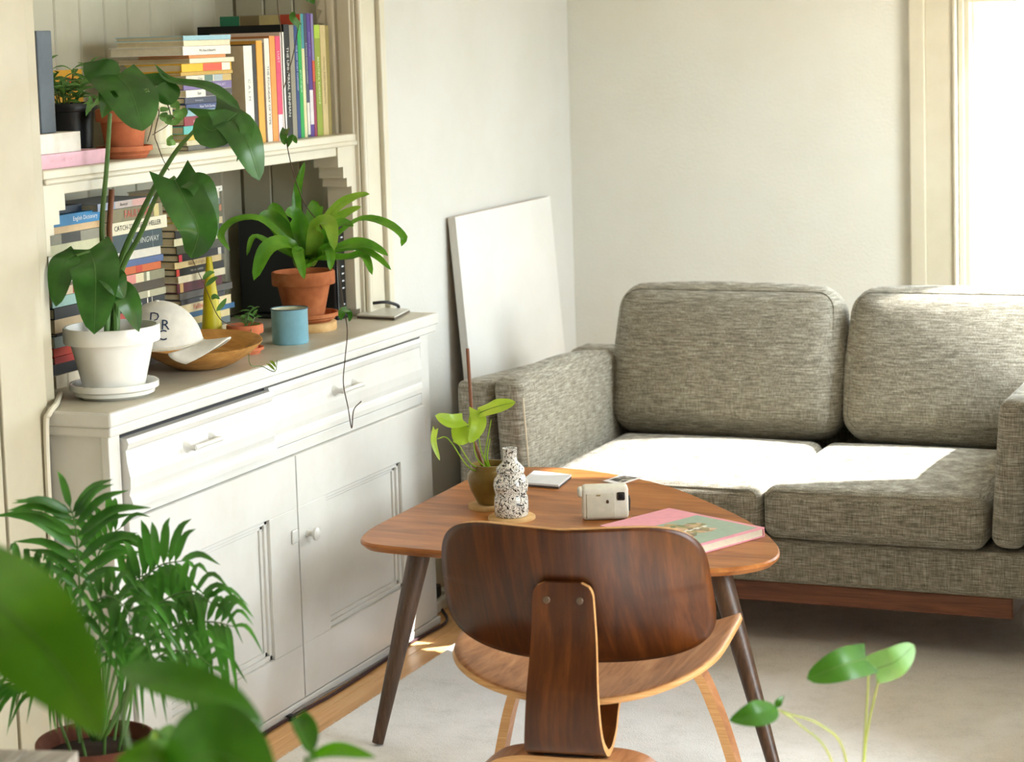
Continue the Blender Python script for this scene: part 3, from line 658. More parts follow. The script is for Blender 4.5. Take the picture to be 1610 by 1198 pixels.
lo3 = [
 (0.026, '8A8474', 'grey beige book at the bottom of the stack behind the yellow cone', {}), (0.026, 'B8A888', 'tan book second from the bottom behind the yellow cone', {}),
 (0.018, '5E6A68', 'grey green book below the tan one behind the yellow cone', dict(L=.25)), (0.018, 'D0BC88', 'pale tan book with an end tab behind the yellow cone', dict(L=.25)),
 (0.014, '2A5A80', 'blue book jutting out right of the yellow cone', dict(L=.265)), (0.023, 'DCC89A', 'tan book lettered Fallible in red behind the yellow cone', dict(title='Fallible', tcol='D8604A', tsize=.018, tpos=.38, L=.25)),
 (0.013, '3A3A3C', 'dark book with pale capitals under the grey labelled one behind the cone', dict(title='VAN GELER', tcol='C8C8C0', tsize=.008)),
 (0.017, '5A5650', 'grey book with pale squares on its spine behind the cone', dict(bands=[(.48, .56, 'B8B49C'), (.62, .68, 'B8B49C')], L=.262)),
 (0.024, '58202A', 'maroon book with a gold mark behind the yellow cone', dict(bands=[(.06, .13, 'C8A46A')])),
 (0.018, 'DDD2B4', 'cream paperback between the maroon and black ones behind the cone', {}),
 (0.018, '22201E', 'black paperback with two lines of pale lettering behind the cone', dict(bands=[(0, .06, 'C8483C')], title='THE LAST GARDEN', tcol='C8C4B8', tsize=.007, tpos=.42)),
 (0.017, 'D6BE88', 'tan paperback with ornate lettering at the tip of the cone', dict(title='Beloved of light', tcol='8A6A3C', tsize=.012, tpos=.45)),
 (0.019, '1C1A1A', 'black paperback with a red tab below the hanging monstera leaf', dict(bands=[(0, .07, 'C8384A'), (.86, .93, 'D8D4C8')], title='PHIL ROSE', tcol='C8C8C4', tsize=.009, tpos=.35)),
 (0.020, '4A4A38', 'dark olive paperback near the tip of the hanging monstera leaf', dict(title='wine and sun', tcol='8C8A60', tsize=.008, tpos=.4)),
 (0.019, 'D4CFAA', 'pale cream paperback above the dark olive one behind the hanging leaf', {}),
 (0.020, '30302C', 'charcoal paperback half hidden by the hanging monstera leaf', {}), (0.018, 'C8B890', 'beige paperback hidden behind the hanging leaf', {}),
 (0.014, 'C8B43A', 'yellow paperback glimpsed between the two lobes of the hanging leaf', {}), (0.016, 'A86A4A', 'brown paperback above the yellow one behind the hanging leaf', {}),
 (0.016, '6A6E66', 'grey paperback high in the stack behind the hanging leaf', {}), (0.018, 'CFC8B0', 'cream paperback with dark end lettering beside the leaf top', {}),
 (0.014, 'DAD6CA', 'white paperback with a small dark label on top of the third stack', dict(title='ne', tcol='3A3A3A', tpos=.93)),
]
lying_stack(-2.852, 4.615, Z0, lo3, 'books in the stack behind the yellow cone', '', 0.14)

ZS = 1.3848
up = [
 (0.012, '6E6A60', 'thin grey book at the bottom of the upper shelf stack', dict(L=.245, dy=-.006, bands=[(.35, .9, '3A3834')])),
 (0.013, 'D6C8A0', 'cream book lettered Trapeze near the bottom of the upper stack', dict(title='Trapeze', tcol='3A3428', tsize=.009, tpos=.3)),
 (0.015, 'DDB84C', 'yellow book below the teal one in the upper stack', {}),
 (0.020, '5CB4AC', 'teal book with a maroon end in the upper stack', dict(L=.235, dy=-.008, bands=[(0, .0, '5CB4AC')])),
 (0.023, '8E2836', 'dark crimson book in the upper stack', dict(title='penton', tcol='E0B8B0', tsize=.011, tpos=.25)),
 (0.015, '8CB4BC', 'pale blue book under the navy one in the upper stack', {}),
 (0.015, '3C4A78', 'navy book with white lettering in the upper stack', dict(title='New York Stories', tcol='D8DCE8', tsize=.010, tpos=.45)),
 (0.016, '44485A', 'slate blue book above the navy one in the upper stack', dict(title='Submergence', tcol='B8BCC8', tsize=.007, tpos=.3)),
 (0.018, 'E6E2D6', 'white book with a dark right end in the upper stack', dict(title='Sizer', tcol='5A5A58', tsize=.010, tpos=.28, bands=[(.42, 1, '4A4446')])),
 (0.018, '7A6A9C', 'purple book in the upper stack', dict(title='THE CAMERA ART', tcol='D0C8E0', tsize=.010, tpos=.68)),
 (0.017, 'DCD6C4', 'white book with a painted picture on its spine in the upper stack', dict(title='Crye', tcol='6A7A70', tsize=.010, tpos=.3, bands=[(.4, .58, '5C7A6C'), (.62, .8, 'A8B4B8'), (.8, 1, 'C8AC6A')])),
 (0.009, 'C8A24C', 'thin gold book under the yellow and red one in the upper stack', dict(dy=-.02, L=.25)),
 (0.020, 'F0B81E', 'bright yellow book with red and white blocks on its spine', dict(bands=[(.42, .80, 'E0583C'), (.80, .97, 'E8E0D4')], dy=-.012, L=.238)),
 (0.012, 'E8E0C4', 'cream paperback with an orange line in the upper stack', dict(bands=[], dy=.028, D=.2)),
 (0.008, 'DE9458', 'slim orange book below the white titled one in the upper stack', dict(dy=.03, L=.18, D=.15)),
 (0.022, 'ECE8DE', 'white book lettered We Have A Beautiful in the upper stack', dict(title='We Have A Beautiful', tcol='2C2C2C', tsize=.009, tpos=.5, dy=.01, D=.22, pages='paper_w')),
 (0.014, 'E6DCBC', 'cream book second from the top of the upper stack', dict(dy=.012, D=.2)),
 (0.012, '9CC4D0', 'pale blue book topmost of the upper stack', dict(dy=.012, D=.2)),
]
lying_stack(-2.80, 4.603, ZS, up, 'books lying in the stack on the mantel shelf', '', 0.165, 0.004)
def stand(y0, y1, ztop, cover, label, depth=0.2, spine=None, **kw):
    b = list(kw.pop('bands', []))
    if spine: b = [(0, 1, spine)]+b
    o = book('book', kw.pop('x', -2.785), y0+0.0004, ZS, depth, ztop-ZS, y1-y0-0.0008, cover, label, 'books standing upright on the mantel shelf', lying=False, bands=b, **kw)
    return o
stand(4.868, 4.912, 1.634, 'B0A084', 'wide white spined book standing at the left end of the upright row', .17, 'E8E6DC', title='C A L M', tcol='5A646A', tsize=.016, tpos=.55)
stand(4.9125, 4.932, 1.637, '2A2420', 'dark brown book right of the wide white spined one', .17)
stand(4.934, 4.966, 1.646, 'C89038', 'yellow spined book standing beside the dark brown one', .2, 'E2A83C')
stand(4.967, 4.976, 1.640, '6A4A30', 'thin brown book standing between the yellow and white spines', .19)
stand(4.977, 5.003, 1.651, 'E8E2D4', 'white spined book lettered TYPE FOUNDRY in the upright row', .19, title='THE FOUNDRY OF TYPE', tcol='3A3A3A', tsize=.014, tpos=.45)
stand(5.004, 5.034, 1.657, 'B4703C', 'orange spined book in the upright row', .21, 'EC9A48')
stand(5.036, 5.062, 1.656, 'D8466C', 'hot pink spined book in the upright row', .19, bands=[(0, .25, 'E8DCE0')], title='LUST', tcol='F0C8D4', tsize=.014, tpos=.8)
stand(5.063, 5.083, 1.666, 'D8C4B4', 'white spined book with a pinkish cover in the upright row', .21, 'ECE8E0')
stand(5.084, 5.113, 1.686, '0E0E0E', 'tall black book lettered THE UNIVERSAL PENMAN in white', .26, title='THE UNIVERSAL PENMAN', tcol='E4E4DC', tsize=.016, tpos=.5)
stand(5.114, 5.139, 1.684, '8E8878', 'grey spined book right of the tall black one', .2)
stand(5.140, 5.158, 1.684, '1E3C78', 'dark blue book with pale lettering in the upright row', .2, title='THE MAP THAT CHANGED', tcol='B8CCE0', tsize=.010, tpos=.62)
stand(5.159, 5.178, 1.685, '1EA04A', 'bright green spined book in the upright row', .2, title='garden of signals', tcol='D8F0DC', tsize=.009, tpos=.5)
stand(5.179, 5.195, 1.713, 'D8D4A4', 'tall teal topped cream spine with a multicoloured cover', .245, bands=[(.72, 1, '3E8A96')])
b_ = bpy.data.objects[[o.name for o in COL.objects if o.get('label') == 'tall teal topped cream spine with a multicoloured cover'][0]]
for k, cc in enumerate(('2F7A5C', '7A6A4C', 'B8A878', 'B0442E')):
    obj('cover_stripe', G().box(-2.785-0.245+k*0.0612, -2.785-0.245+(k+1)*0.0612-0.0015, 5.1786, 5.1794, ZS+0.002, 1.7125), colm(cc), b_)
stand(5.196, 5.212, 1.713, '3C4258', 'tall slate navy spine with small white lettering', .22, title='the history of pictures and letters', tcol='D0D4DC', tsize=.008, tpos=.6, bands=[(.02, .28, 'D8D4CC')])
stand(5.213, 5.234, 1.714, '4A2C84', 'tall purple spine in the upright row', .22, title='patterns of colour', tcol='9C8CC8', tsize=.009, tpos=.75, bands=[(.10, .38, 'D8D4D8')])
stand(5.235, 5.250, 1.713, '8C2A44', 'tall spine with violet top and crimson foot beside the lime one', .2, bands=[(.62, 1, '7C74A4'), (.45, .62, 'C8502C')])
stand(5.252, 5.284, 1.683, '8A9A2C', 'lime green spine lettered BEAUTIFUL EVIDENCE', .2, title='BEAUTIFUL EVIDENCE', tcol='E0E4B0', tsize=.013, tpos=.5, bands=[(.88, 1, 'A8C43C')])
stand(5.286, 5.318, 1.682, 'C4B07C', 'tan spine lettered VISUAL EXPLANATIONS', .2, title='VISUAL EXPLANATIONS', tcol='7A6A40', tsize=.012, tpos=.5)
stand(5.319, 5.337, 1.681, '8A7A3C', 'slim olive tan book at the right end of the upright row', .2)

# left end of the mantel shelf
b = book('book', -2.762, 3.86, ZS, 0.105, 0.335, 0.031, 'E6B4C4', 'pink hardback lying at the left end of the mantel shelf', 'books lying at the left end of the mantel shelf', pages='paper_w', title='TERRY OCTOBER', tcol='EFC8D4', tsize=.014, tpos=.5)
b = book('book', -2.770, 3.86, ZS+0.0315, 0.165, 0.245, 0.043, 'E8E2D8', 'thick white boxed book lying on the pink hardback', 'books lying at the left end of the mantel shelf', pages='paper_w')
gy = (-2.785, 4.038, 1.569)[1]
gb = G().box(-2.93, -2.785, gy-0.055, gy, ZS+0.0752, ZS+0.0752+0.222, 0.003)
o = obj('book', gb, plain('66707A', 0.85)); tag(o, 'slate grey slipcase book standing on the white boxed book', 'book')
o = book('book', -3.07, 4.27, ZS, 0.03, 0.14, 0.195, '8E2E2A', 'dark red box with white signs at the back of the mantel shelf', 'boxes at the back of the mantel shelf', pages='paper')
text(o, '&', .05, (-3.0685, 4.36, ZS+.13), (0, 1, 0), (0, 0, 1), colm('E0D4C4'), name='sign'); text(o, 'c', .05, (-3.0685, 4.36, ZS+.10), (0, 1, 0), (0, 0, 1), colm('E0D4C4'), name='sign')
o = obj('book', G().box(-3.065, -3.055, 4.415, 4.55, ZS, ZS+0.205, 0.001), colm('D8A23A')); tag(o, 'yellow book with red letters TRI behind the potted succulent', 'book')
text(o, 'TRI', .032, (-3.054, 4.49, ZS+.175), (0, 1, 0), (0, 0, 1), colm('B02820'), name='cover_title')

# ------------------------------------------------------------------ pots and other things
def pot_prof(rb, rt, h, band, lip=0.006, wall=0.007):
    return [(0, 0), (rb, 0), (rb+(rt-lip-rb)*(h-band)/h, h-band), (rt-lip*0.2, h-band+0.001), (rt, h-band+0.004), (rt, h-0.003), (rt-0.002, h), (rt-wall, h), (rt-wall-0.001, h-0.004), (rt-wall-0.006, h-0.030), (0, h-0.030)]
def saucer_prof(rb, rt, h): return [(0, 0), (rb, 0), (rt-0.006, h*0.55), (rt, h*0.6), (rt, h), (rt-0.005, h), (rt-0.010, 0.007), (0, 0.006)]
def potted(name, c, rb, rt, h, band, mat, label, group=None, saucer=None, n=40):
    t = thing(name, c, label, 'plant', group); z = c[2]
    if saucer:
        obj('saucer', G().lathe(c, saucer_prof(*saucer[:3]), n), saucer[3], t, smooth=True, sharp=50); z += 0.0065
    obj('pot', G().lathe((c[0], c[1], z), pot_prof(rb, rt, h, band), n), mat, t, smooth=True, sharp=50)
    sg = G().lathe((c[0], c[1], z+h-0.029), [(rt-0.0135, 0), (rt*0.6, 0.006), (0, 0.010)], 24)
    sg.v = [(x, y, zz+random.uniform(-.002, .003)) for x, y, zz in sg.v]
    obj('soil', sg, M['soil'], t, smooth=True)
    return t, z+h-0.02

# wooden bowl with the cap
bw = Vector((-2.704, 4.466, 0.878)); bw.z = Z0+0.004
bowl_m = Matrix.Rotation(math.radians(3.5), 4, 'X') @ Matrix.Rotation(math.radians(2), 4, 'Y')
o = obj('bowl', G().lathe(bw, [(0, 0.0), (0.060, 0.0), (0.085, 0.010), (0.118, 0.030), (0.144, 0.054), (0.146, 0.058), (0.142, 0.059), (0.114, 0.038), (0.080, 0.020), (0.05, 0.011), (0, 0.009)], 48, bowl_m), M['bowlwood'], smooth=True, sharp=60, origin=tuple(bw))
tag(o, 'shallow turned wooden bowl on the white counter', 'bowl')
capm = plain('DDD9CF', 0.9, 0.1)
cc = Vector((-2.681, 4.276, 0.961))
cap = thing('baseball_cap', tuple(cc), 'white cotton cap with navy letters lying in the wooden bowl', 'cap')
cf = Vector((0.93, 0.06, 0.02)).normalized(); cu_ = Vector((-0.16, -0.10, 0.95)); cu_ = (cu_-cf*cu_.dot(cf)).normalized(); cr_ = cf.cross(cu_)
CMx = Matrix((cr_, cf, cu_)).transposed().to_4x4(); CMx.translation = cc
def crown(i, j):
    a = -PI+2*PI*i; b = (PI/2)*j
    return CMx @ Vector((0.074*math.cos(a)*math.cos(b), 0.086*math.sin(a)*math.cos(b)-0.012*math.sin(b), 0.100*math.sin(b)**0.9))
obj('crown', G().grid(crown, 40, 14), capm, cap, smooth=True, sharp=80, solid=0.002)
def crown_pt(i, j, off=0.003):
    p = crown(i, j)
    du = (crown(i+.01, j)-crown(i-.01, j)).normalized(); dv = (crown(i, min(1, j+.01))-crown(i, j-.01)).normalized()
    nn = du.cross(dv).normalized()
    if nn.dot(p-cc) < 0: nn = -nn
    return p+nn*off, du, dv, nn
def cap_letter(px, ch_):
    best = min(((i/80, j/40) for i in range(80) for j in range(3, 38)), key=lambda t: (crown(*t)-Vector(px)).length)
    p, du, dv, nn = crown_pt(*best); up_ = Vector((-0.2, 0.5, 0.85)); up_ = (up_-nn*up_.dot(nn)).normalized()
    text(cap, ch_, .034, p, up_.cross(nn), up_, colm('1E2C4C'), name='letter')
cap_letter((-2.667, 4.184, 1.054), 'D'); cap_letter((-2.635, 4.195, 1.026), 'R'); cap_letter((-2.640, 4.189, 0.993), 'C')
def brim(i, j):
    u = i*2-1; v = j
    y0 = 0.086*math.sqrt(max(0.0, 1-(u*0.066/0.074)**2))
    return CMx @ Vector((0.070*u*(1-0.10*v*v), y0+v*(0.072*math.sqrt(max(0, 1-0.75*u*u))+0.004), 0.004-0.046*u*u*(0.2+0.8*v**0.6)+0.010*v))
obj('brim', G().grid(brim, 20, 12), capm, cap, smooth=True, solid=0.003)
obj('sweatband', G().tube([crown(i/24, 0.02) for i in range(25)], 0.003, 6), plain('D0C8B6', 0.9), cap, smooth=True)
obj('button', G().lathe(crown(0, 1), [(0.006, 0), (0.005, 0.003), (0, 0.004)], 12), capm, cap, smooth=True)
# yellow cone vase, yellow box
o = obj('cone_vase', G().lathe((-2.800, 4.680, Z0), [(0, 0), (0.031, 0), (0.031, 0.004), (0.025, 0.07), (0.017, 0.15), (0.0085, 0.222), (0.007, 0.240), (0.004, 0.240), (0.004, 0.2), (0, 0.2)], 28), plain('BDB010', 0.45), smooth=True, sharp=50)
tag(o, 'tall mustard yellow cone vase standing behind the wooden bowl', 'vase')
o = obj('matchbox', G().box(-2.815, -2.785, 4.732, 4.755, Z0, Z0+0.030, 0.001), plain('E4D41A', 0.5), origin=(-2.80, 4.743, Z0)); tag(o, 'small bright yellow box beside the cone vase', 'box')
obj('tray', G().box(-2.813, -2.787, 4.7315, 4.7555, Z0+0.002, Z0+0.028), M['paper_w'], o)
# mug
mg = Vector((-2.674, 4.837, 0.877))+Vector((-0.012, 0.035, 0)); mg.z = Z0
me_ = plain('7FB2C4', 0.3, 0.6)
o = obj('enamel_mug', G().lathe(mg, [(0, 0), (0.044, 0), (0.0465, 0.003), (0.0465, 0.086), (0.0485, 0.089), (0.0475, 0.091), (0.0445, 0.089), (0.0445, 0.008), (0, 0.006)], 40), me_, smooth=True, sharp=50, origin=mg); tag(o, 'sky blue enamel mug on the white counter', 'mug')
obj('rim', G().tube([mg+Vector((0.0472*math.cos(a*PI/18), 0.0472*math.sin(a*PI/18), 0.0895)) for a in range(37)], 0.0016, 6), plain('2A3440', 0.4), o, smooth=True)
obj('lining', G().lathe(mg, [(0.0442, 0.0885), (0.0440, 0.0085), (0, 0.0075)], 36), M['cream_gl'], o, smooth=True)
# modem
md_ = thing('modem', (-2.92, 5.35, Z0), 'black upright internet modem behind the fern', 'modem')
obj('body', G().box(-3.075, -2.775, 5.300, 5.358, Z0+0.012, 1.160, 0.006), M['black'], md_)
obj('front_panel', G().box(-2.776, -2.770, 5.304, 5.354, Z0+0.016, 1.155, 0.004), plain('0C0D10', 0.2, 0.6), md_)
obj('foot', G().box(-3.02, -2.765, 5.290, 5.361, Z0, Z0+0.013, 0.004), M['black'], md_)
for k, z in enumerate((1.10, 1.075, 1.05, 1.02, 1.0, 0.98, 0.96, 0.915)):
    obj('indicator_light', G().box(-2.7702, -2.7696, 5.330, 5.343, z, z+0.004, 0.0008, 1), plain('C8CCD0', 0.5), md_)
o = obj('modem_cable', G().tube(bez([(-2.80, 5.361, 0.895), (-2.765, 5.40, 0.905), (-2.700, 5.43, 0.912), (-2.690, 5.468, 0.905), (-2.684, 5.500, 0.893), (-2.688, 5.506, 0.8825)], 6), 0.0045, 8), M['blackrub'], smooth=True); tag(o, 'thick black cable curving out from behind the modem', 'cable')
# thin silver laptop on the counter
lp = thing('laptop', (-2.68, 5.42, Z0), 'thin closed silver laptop lying at the right end of the counter', 'laptop')
q = [(-2.732, 5.338), (-2.609, 5.320), (-2.640, 5.482), (-2.752, 5.496)]
obj('base', G().prism([(x, y, Z0+0.0008) for x, y in q], (0, 0, 0.006)), plain('5A4E42', 0.5), lp)
obj('lid', G().prism([(x, y, Z0+0.007) for x, y in q], (0, 0, 0.004)), plain('C9C7BC', 0.35), lp)

# things on the coffee table (z = 0.475)
ZT = 0.475
def disc(name, c, r, h, mat, label): 
    o = obj(name, G().lathe(c, [(0, 0), (r, 0), (r, h-0.002), (r-0.002, h), (0, h)], 40), mat, smooth=True, sharp=50, origin=c); return tag(o, label, 'coaster')
vb = Vector((-2.057, 4.80, ZT)); pb = Vector((-2.157, 4.905, ZT))
disc('coaster', vb, 0.058, 0.007, M['cork'], 'cork coaster under the speckled bottle vase')
disc('coaster', pb, 0.057, 0.009, M['cork'], 'cork coaster under the olive plant pot')
def speckle():
    m, nt, b = base('speckled_glaze', 'DAD4C8', 0.25)
    c = coords(nt, (1, 1, 1)); n = nd(nt, 'ShaderNodeTexNoise', Scale=75.0, Detail=1.0, Distortion=2.2); nt.links.new(c, n.inputs[0])
    s_ = nd(nt, 'ShaderNodeMath', operation='SUBTRACT'); nt.links.new(n.outputs[0], s_.inputs[0]); s_.inputs[1].default_value = 0.5
    a = nd(nt, 'ShaderNodeMath', operation='ABSOLUTE'); nt.links.new(s_.outputs[0], a.inputs[0])
    nt.links.new(ramp(nt, a.outputs[0], [(0.035, '1E1A18'), (0.055, 'DCD6CA')]), b.inputs['Base Color']); return m
vz = vb.copy(); vz.z += 0.0075
o = obj('bottle_vase', G().lathe(vz, [(0, 0), (0.038, 0), (0.041, 0.004), (0.042, 0.030), (0.040, 0.048), (0.0375, 0.053), (0.041, 0.064), (0.0425, 0.076), (0.040, 0.090), (0.0345, 0.099), (0.0318, 0.103), (0.0345, 0.110), (0.034, 0.117), (0.026, 0.126), (0.018, 0.134), (0.0168, 0.140), (0.0172, 0.163), (0.0180, 0.166), (0.0145, 0.166), (0.0135, 0.14), (0, 0.13)], 40), speckle(), smooth=True, sharp=70, origin=vz)
tag(o, 'black and white speckled bottle vase with stacked bulges on the coffee table', 'vase')
tl = thing('external_drive', (-2.14, 5.23, ZT), 'slim silver white drive lying on the coffee table behind the vase', 'drive')
q = [(-2.183, 5.157), (-2.072, 5.147), (-2.088, 5.279), (-2.205, 5.305)]
obj('base', G().prism([(x, y, ZT+0.0006) for x, y in q], (0, 0, 0.005)), plain('4A4440', 0.5), tl)
obj('top', G().prism([(x, y, ZT+0.0057) for x, y in q], (0, 0, 0.005)), plain('D8D8DA', 0.4), tl)
ph = thing('instant_photo', (-1.95, 5.30, ZT), 'instant photograph with a white border lying on the coffee table', 'photo')
q = [Vector((-1.994, 5.264, 0)), Vector((-1.934, 5.230, 0)), Vector((-1.907, 5.345, 0)), Vector((-1.967, 5.372, 0))]
obj('card', G().prism([(p.x, p.y, ZT+0.0006) for p in q], (0, 0, 0.0012)), plain('E8E2E0', 0.5), ph)
def bil(u, v): return q[0].lerp(q[1], u).lerp(q[3].lerp(q[2], u), v)
def photomat():
    m, nt, b = base('photo_print', '4A4A48', 0.3); n = nd(nt, 'ShaderNodeTexNoise', Scale=60.0, Detail=3.0); nt.links.new(coords(nt, (1, 1, 1)), n.inputs[0])
    nt.links.new(ramp(nt, n.outputs[0], [(0.42, '242220'), (0.52, '6E6860'), (0.6, 'C8C0B4')]), b.inputs['Base Color']); return m
obj('picture', G().prism([tuple(bil(u, v))[:2]+(ZT+0.0018,) for u, v in ((.12, .18), (.88, .18), (.88, .78), (.12, .78))], (0, 0, 0.0003)), photomat(), ph)
# instant camera
cmM = Matrix.Translation((-1.838, 4.862, ZT+0.0008)) @ Matrix.Rotation(math.radians(24), 4, 'Z')
cm = thing('instant_camera', (-1.838, 4.862, ZT), 'white instant camera standing on the coffee table behind the chair', 'camera')
wp = plain('DEDACB', 0.4); wp2 = plain('C9C4B2', 0.45)
def cbox(name, a, mat, par, bev=0.004, seg=3):
    g = G().box(*a, bev, seg).xf(cmM); return obj(name, g, mat, par, smooth=True, sharp=35)
cbox('body', (-0.056, 0.056, -0.028, 0.022, 0.0, 0.082), wp, cm, 0.010)
cbox('back_door', (-0.046, 0.022, -0.0305, -0.026, 0.006, 0.066), wp2, cm, 0.002)
cbox('grip', (-0.066, -0.050, -0.022, 0.014, 0.055, 0.078), wp, cm, 0.007)
cbox('lens_barrel', (-0.025, 0.040, 0.020, 0.050, 0.010, 0.070), wp2, cm, 0.012)
vf = cbox('viewfinder', (0.028, 0.047, -0.0325, -0.026, 0.048, 0.068), plain('2A2620', 0.3), cm, 0.003)
cbox('eyepiece', (0.032, 0.043, -0.0335, -0.032, 0.052, 0.064), M['black'], vf, 0.001)
cbox('counter_window', (-0.022, -0.012, -0.0315, -0.030, 0.060, 0.0635), plain('8A7A50', 0.3), cm, 0.0005)
cbox('latch', (0.002, 0.008, -0.0325, -0.030, 0.042, 0.050), plain('4A3424', 0.5), cm, 0.002)
obj('strap_lug', G().tube([cmM @ Vector(p) for p in ((0.057, -0.008, 0.055), (0.059, -0.010, 0.045), (0.058, -0.012, 0.025), (0.057, -0.014, 0.018))], 0.0025, 8), plain('3A3226', 0.5), cm, smooth=True)
# pink picture book on the table
F0, R0, B0 = Vector((-1.510, 4.555, 0.498)), Vector((-1.414, 4.775, 0.498)), Vector((-1.683, 4.933, 0.498))
for v in (F0, R0, B0): v.z = 0
e1, e2 = R0-F0, B0-R0
e2 = (e2 - e1.normalized()*e2.dot(e1.normalized())*0.6)
def bq(u, v, z): p = F0+e1*u+e2*v; return (p.x, p.y, z)
def slab(u0, u1, v0, v1, z0, z1): return G().prism([bq(u0, v0, z0), bq(u1, v0, z0), bq(u1, v1, z0), bq(u0, v1, z0)], (0, 0, z1-z0))
pk = plain('E39AA6', 0.45)
g = slab(0, 1, 0, 1, ZT+0.0006, ZT+0.003); t2 = slab(0, 1, 0, 1, ZT+0.0195, ZT+0.0225); g.add(t2.v, t2.f); t2 = slab(0.985, 1.0, 0, 1, ZT+0.003, ZT+0.0195); g.add(t2.v, t2.f)
pbk = obj('book', g, pk, origin=tuple((F0+R0)/2)[:2]+(ZT,)); tag(pbk, 'pink picture book with a green painting on its cover on the coffee table', 'book')
obj('page_block', slab(0.012, 0.985, 0.012, 0.988, ZT+0.003, ZT+0.0195), plain('D9CDB6', 0.9), pbk)
obj('cover_picture', slab(0.06, 0.94, 0.03, 0.66, ZT+0.0226, ZT+0.0230), plain('9DB09C', 0.45), pbk)
def flow():
    m, nt, b = base('cover_blooms', 'B08A70', 0.5); n = nd(nt, 'ShaderNodeTexVoronoi', Scale=60.0); nt.links.new(coords(nt, (1, 1, 1)), n.inputs[0])
    nt.links.new(ramp(nt, n.outputs['Color'], [(0.25, '6E7A4E'), (0.45, 'B89A6A'), (0.6, 'D6B49A'), (0.75, '7A6A52')]), b.inputs['Base Color']); return m
bl = []
for k in range(26):
    a = 2*PI*k/26; rr = 1+0.22*math.sin(5*a)+0.12*math.cos(9*a); bl.append(bq(0.42+0.27*rr*math.cos(a), 0.40+0.19*rr*math.sin(a), ZT+0.0231))
obj('cover_bouquet', G().prism(bl, (0, 0, 0.0003)), flow(), pbk)
sc_ = G()
for k in range(13): 
    t = slab(0.22+k*0.035, 0.245+k*0.035, 0.345+0.012*math.sin(k*2.1), 0.372+0.012*math.sin(k*1.7), ZT+0.0235, ZT+0.0238); sc_.add(t.v, t.f)
obj('cover_script', sc_, plain('EDEBDD', 0.5), pbk)

# canvas leaning on the wall
cv = thing('canvas', (-2.66, 6.33, 0), 'blank white stretched canvas leaning against the wall behind the sofa arm', 'canvas')
CVM = Matrix.Translation((-2.628, 5.955, 0.001)) @ Matrix.Rotation(math.radians(-4.2), 4, 'Y')
cvw, cvh = 0.765, 1.105
obj('cloth', G().box(0.0, 0.003, 0, cvw, 0.0, cvh, 0.001, 1).box(-0.0215, 0.0, -0.0002, 0.0016, 0.0, cvh).box(-0.0215, 0.0, cvw-0.0016, cvw+0.0002, 0.0, cvh).xf(CVM), painted('primed_canvas', 'DAD9D5', 'D5D3CD', 0.8, 0.25, 300, 0.1), cv)
sw = wood('stretcher_pine', '8A6440', 'A57C54', 'B88E66', (20, 20, 3), 0.6)
for a in ((-0.020, 0, 0.002, 0.04, 0.001, cvh-0.001), (-0.020, 0, cvw-0.04, cvw-0.002, 0.001, cvh-0.001), (-0.020, 0, 0.041, cvw-0.041, 0.001, 0.04), (-0.020, 0, 0.041, cvw-0.041, cvh-0.04, cvh-0.001)):
    obj('stretcher_bar', G().box(*a).xf(CVM), sw, cv)
# cables near the cabinet foot
o = obj('floor_cable', G().tube(bez([(-2.552, 3.6, 0.005), (-2.549, 4.2, 0.005), (-2.553, 4.50, 0.006), (-2.541, 4.75, 0.005), (-2.545, 5.0, 0.005), (-2.553, 5.25, 0.005), (-2.545, 5.44, 0.006), (-2.60, 5.55, 0.006), (-2.66, 5.62, 0.012)], 6), 0.0042, 8), plain('3A2226', 0.5), smooth=True); tag(o, 'dark cable running along the foot of the white cabinet', 'cable')
obj('cable_clip', G().box(-2.558, -2.540, 4.535, 4.556, 0.0005, 0.014, 0.002), M['blackrub'], o)
o = obj('floor_cable', G().tube(bez([(-2.557, 3.6, 0.004), (-2.556, 4.4, 0.004), (-2.5545, 4.62, 0.012), (-2.556, 4.9, 0.006), (-2.557, 5.3, 0.004)], 6), 0.0028, 8), plain('8C8480', 0.5), smooth=True); tag(o, 'thin grey cable tucked against the kickboard of the cabinet', 'cable')
ps = thing('power_strip', (-2.64, 5.62, 0), 'white power strip lying on the floor at the right end of the cabinet', 'power strip')
obj('case', G().box(-2.672, -2.612, 5.53, 5.80, 0.0, 0.036, 0.006), plain('DEDACE', 0.5), ps)
for k in range(4): obj('socket', G().box(-2.656, -2.628, 5.555+k*0.06, 5.59+k*0.06, 0.036, 0.0372), plain('8C877C', 0.5), ps)
pl = obj('plug', G().box(-2.66, -2.625, 5.56, 5.598, 0.0375, 0.075, 0.006), M['blackrub']); tag(pl, 'black plug pushed into the white power strip', 'plug')
co = thing('coiled_cord', (-2.70, 5.60, 0.36), 'coil of black cord hanging beside the cabinet end', 'cord')
for k in range(3):
    obj('coil', G().tube([(-2.705+0.008*k, 5.60+(0.050-0.004*k)*math.cos(a*PI/12), 0.43+(0.062-0.004*k)*math.sin(a*PI/12)) for a in range(25)], 0.006, 8), M['blackrub'], co, smooth=True)
obj('tail', G().tube(bez([(-2.705, 5.58, 0.37), (-2.70, 5.57, 0.2), (-2.69, 5.58, 0.10), (-2.685, 5.6, 0.008)], 6), 0.0045, 8), M['blackrub'], co, smooth=True)
# white cable at the left post
o = obj('wall_cable', G().tube(bez([(-2.80, 4.02, Z0+0.006), (-2.745, 3.93, Z0+0.010), (-2.712, 3.875, Z0+0.010), (-2.705, 3.838, Z0-0.004), (-2.712, 3.834, Z0-0.04), (-2.714, 3.832, 0.6), (-2.714, 3.832, 0.3), (-2.714, 3.832, 0.02)], 8), 0.0065, 8), M['trim'], smooth=True); tag(o, 'white painted cable bending down over the left end of the counter', 'cable')
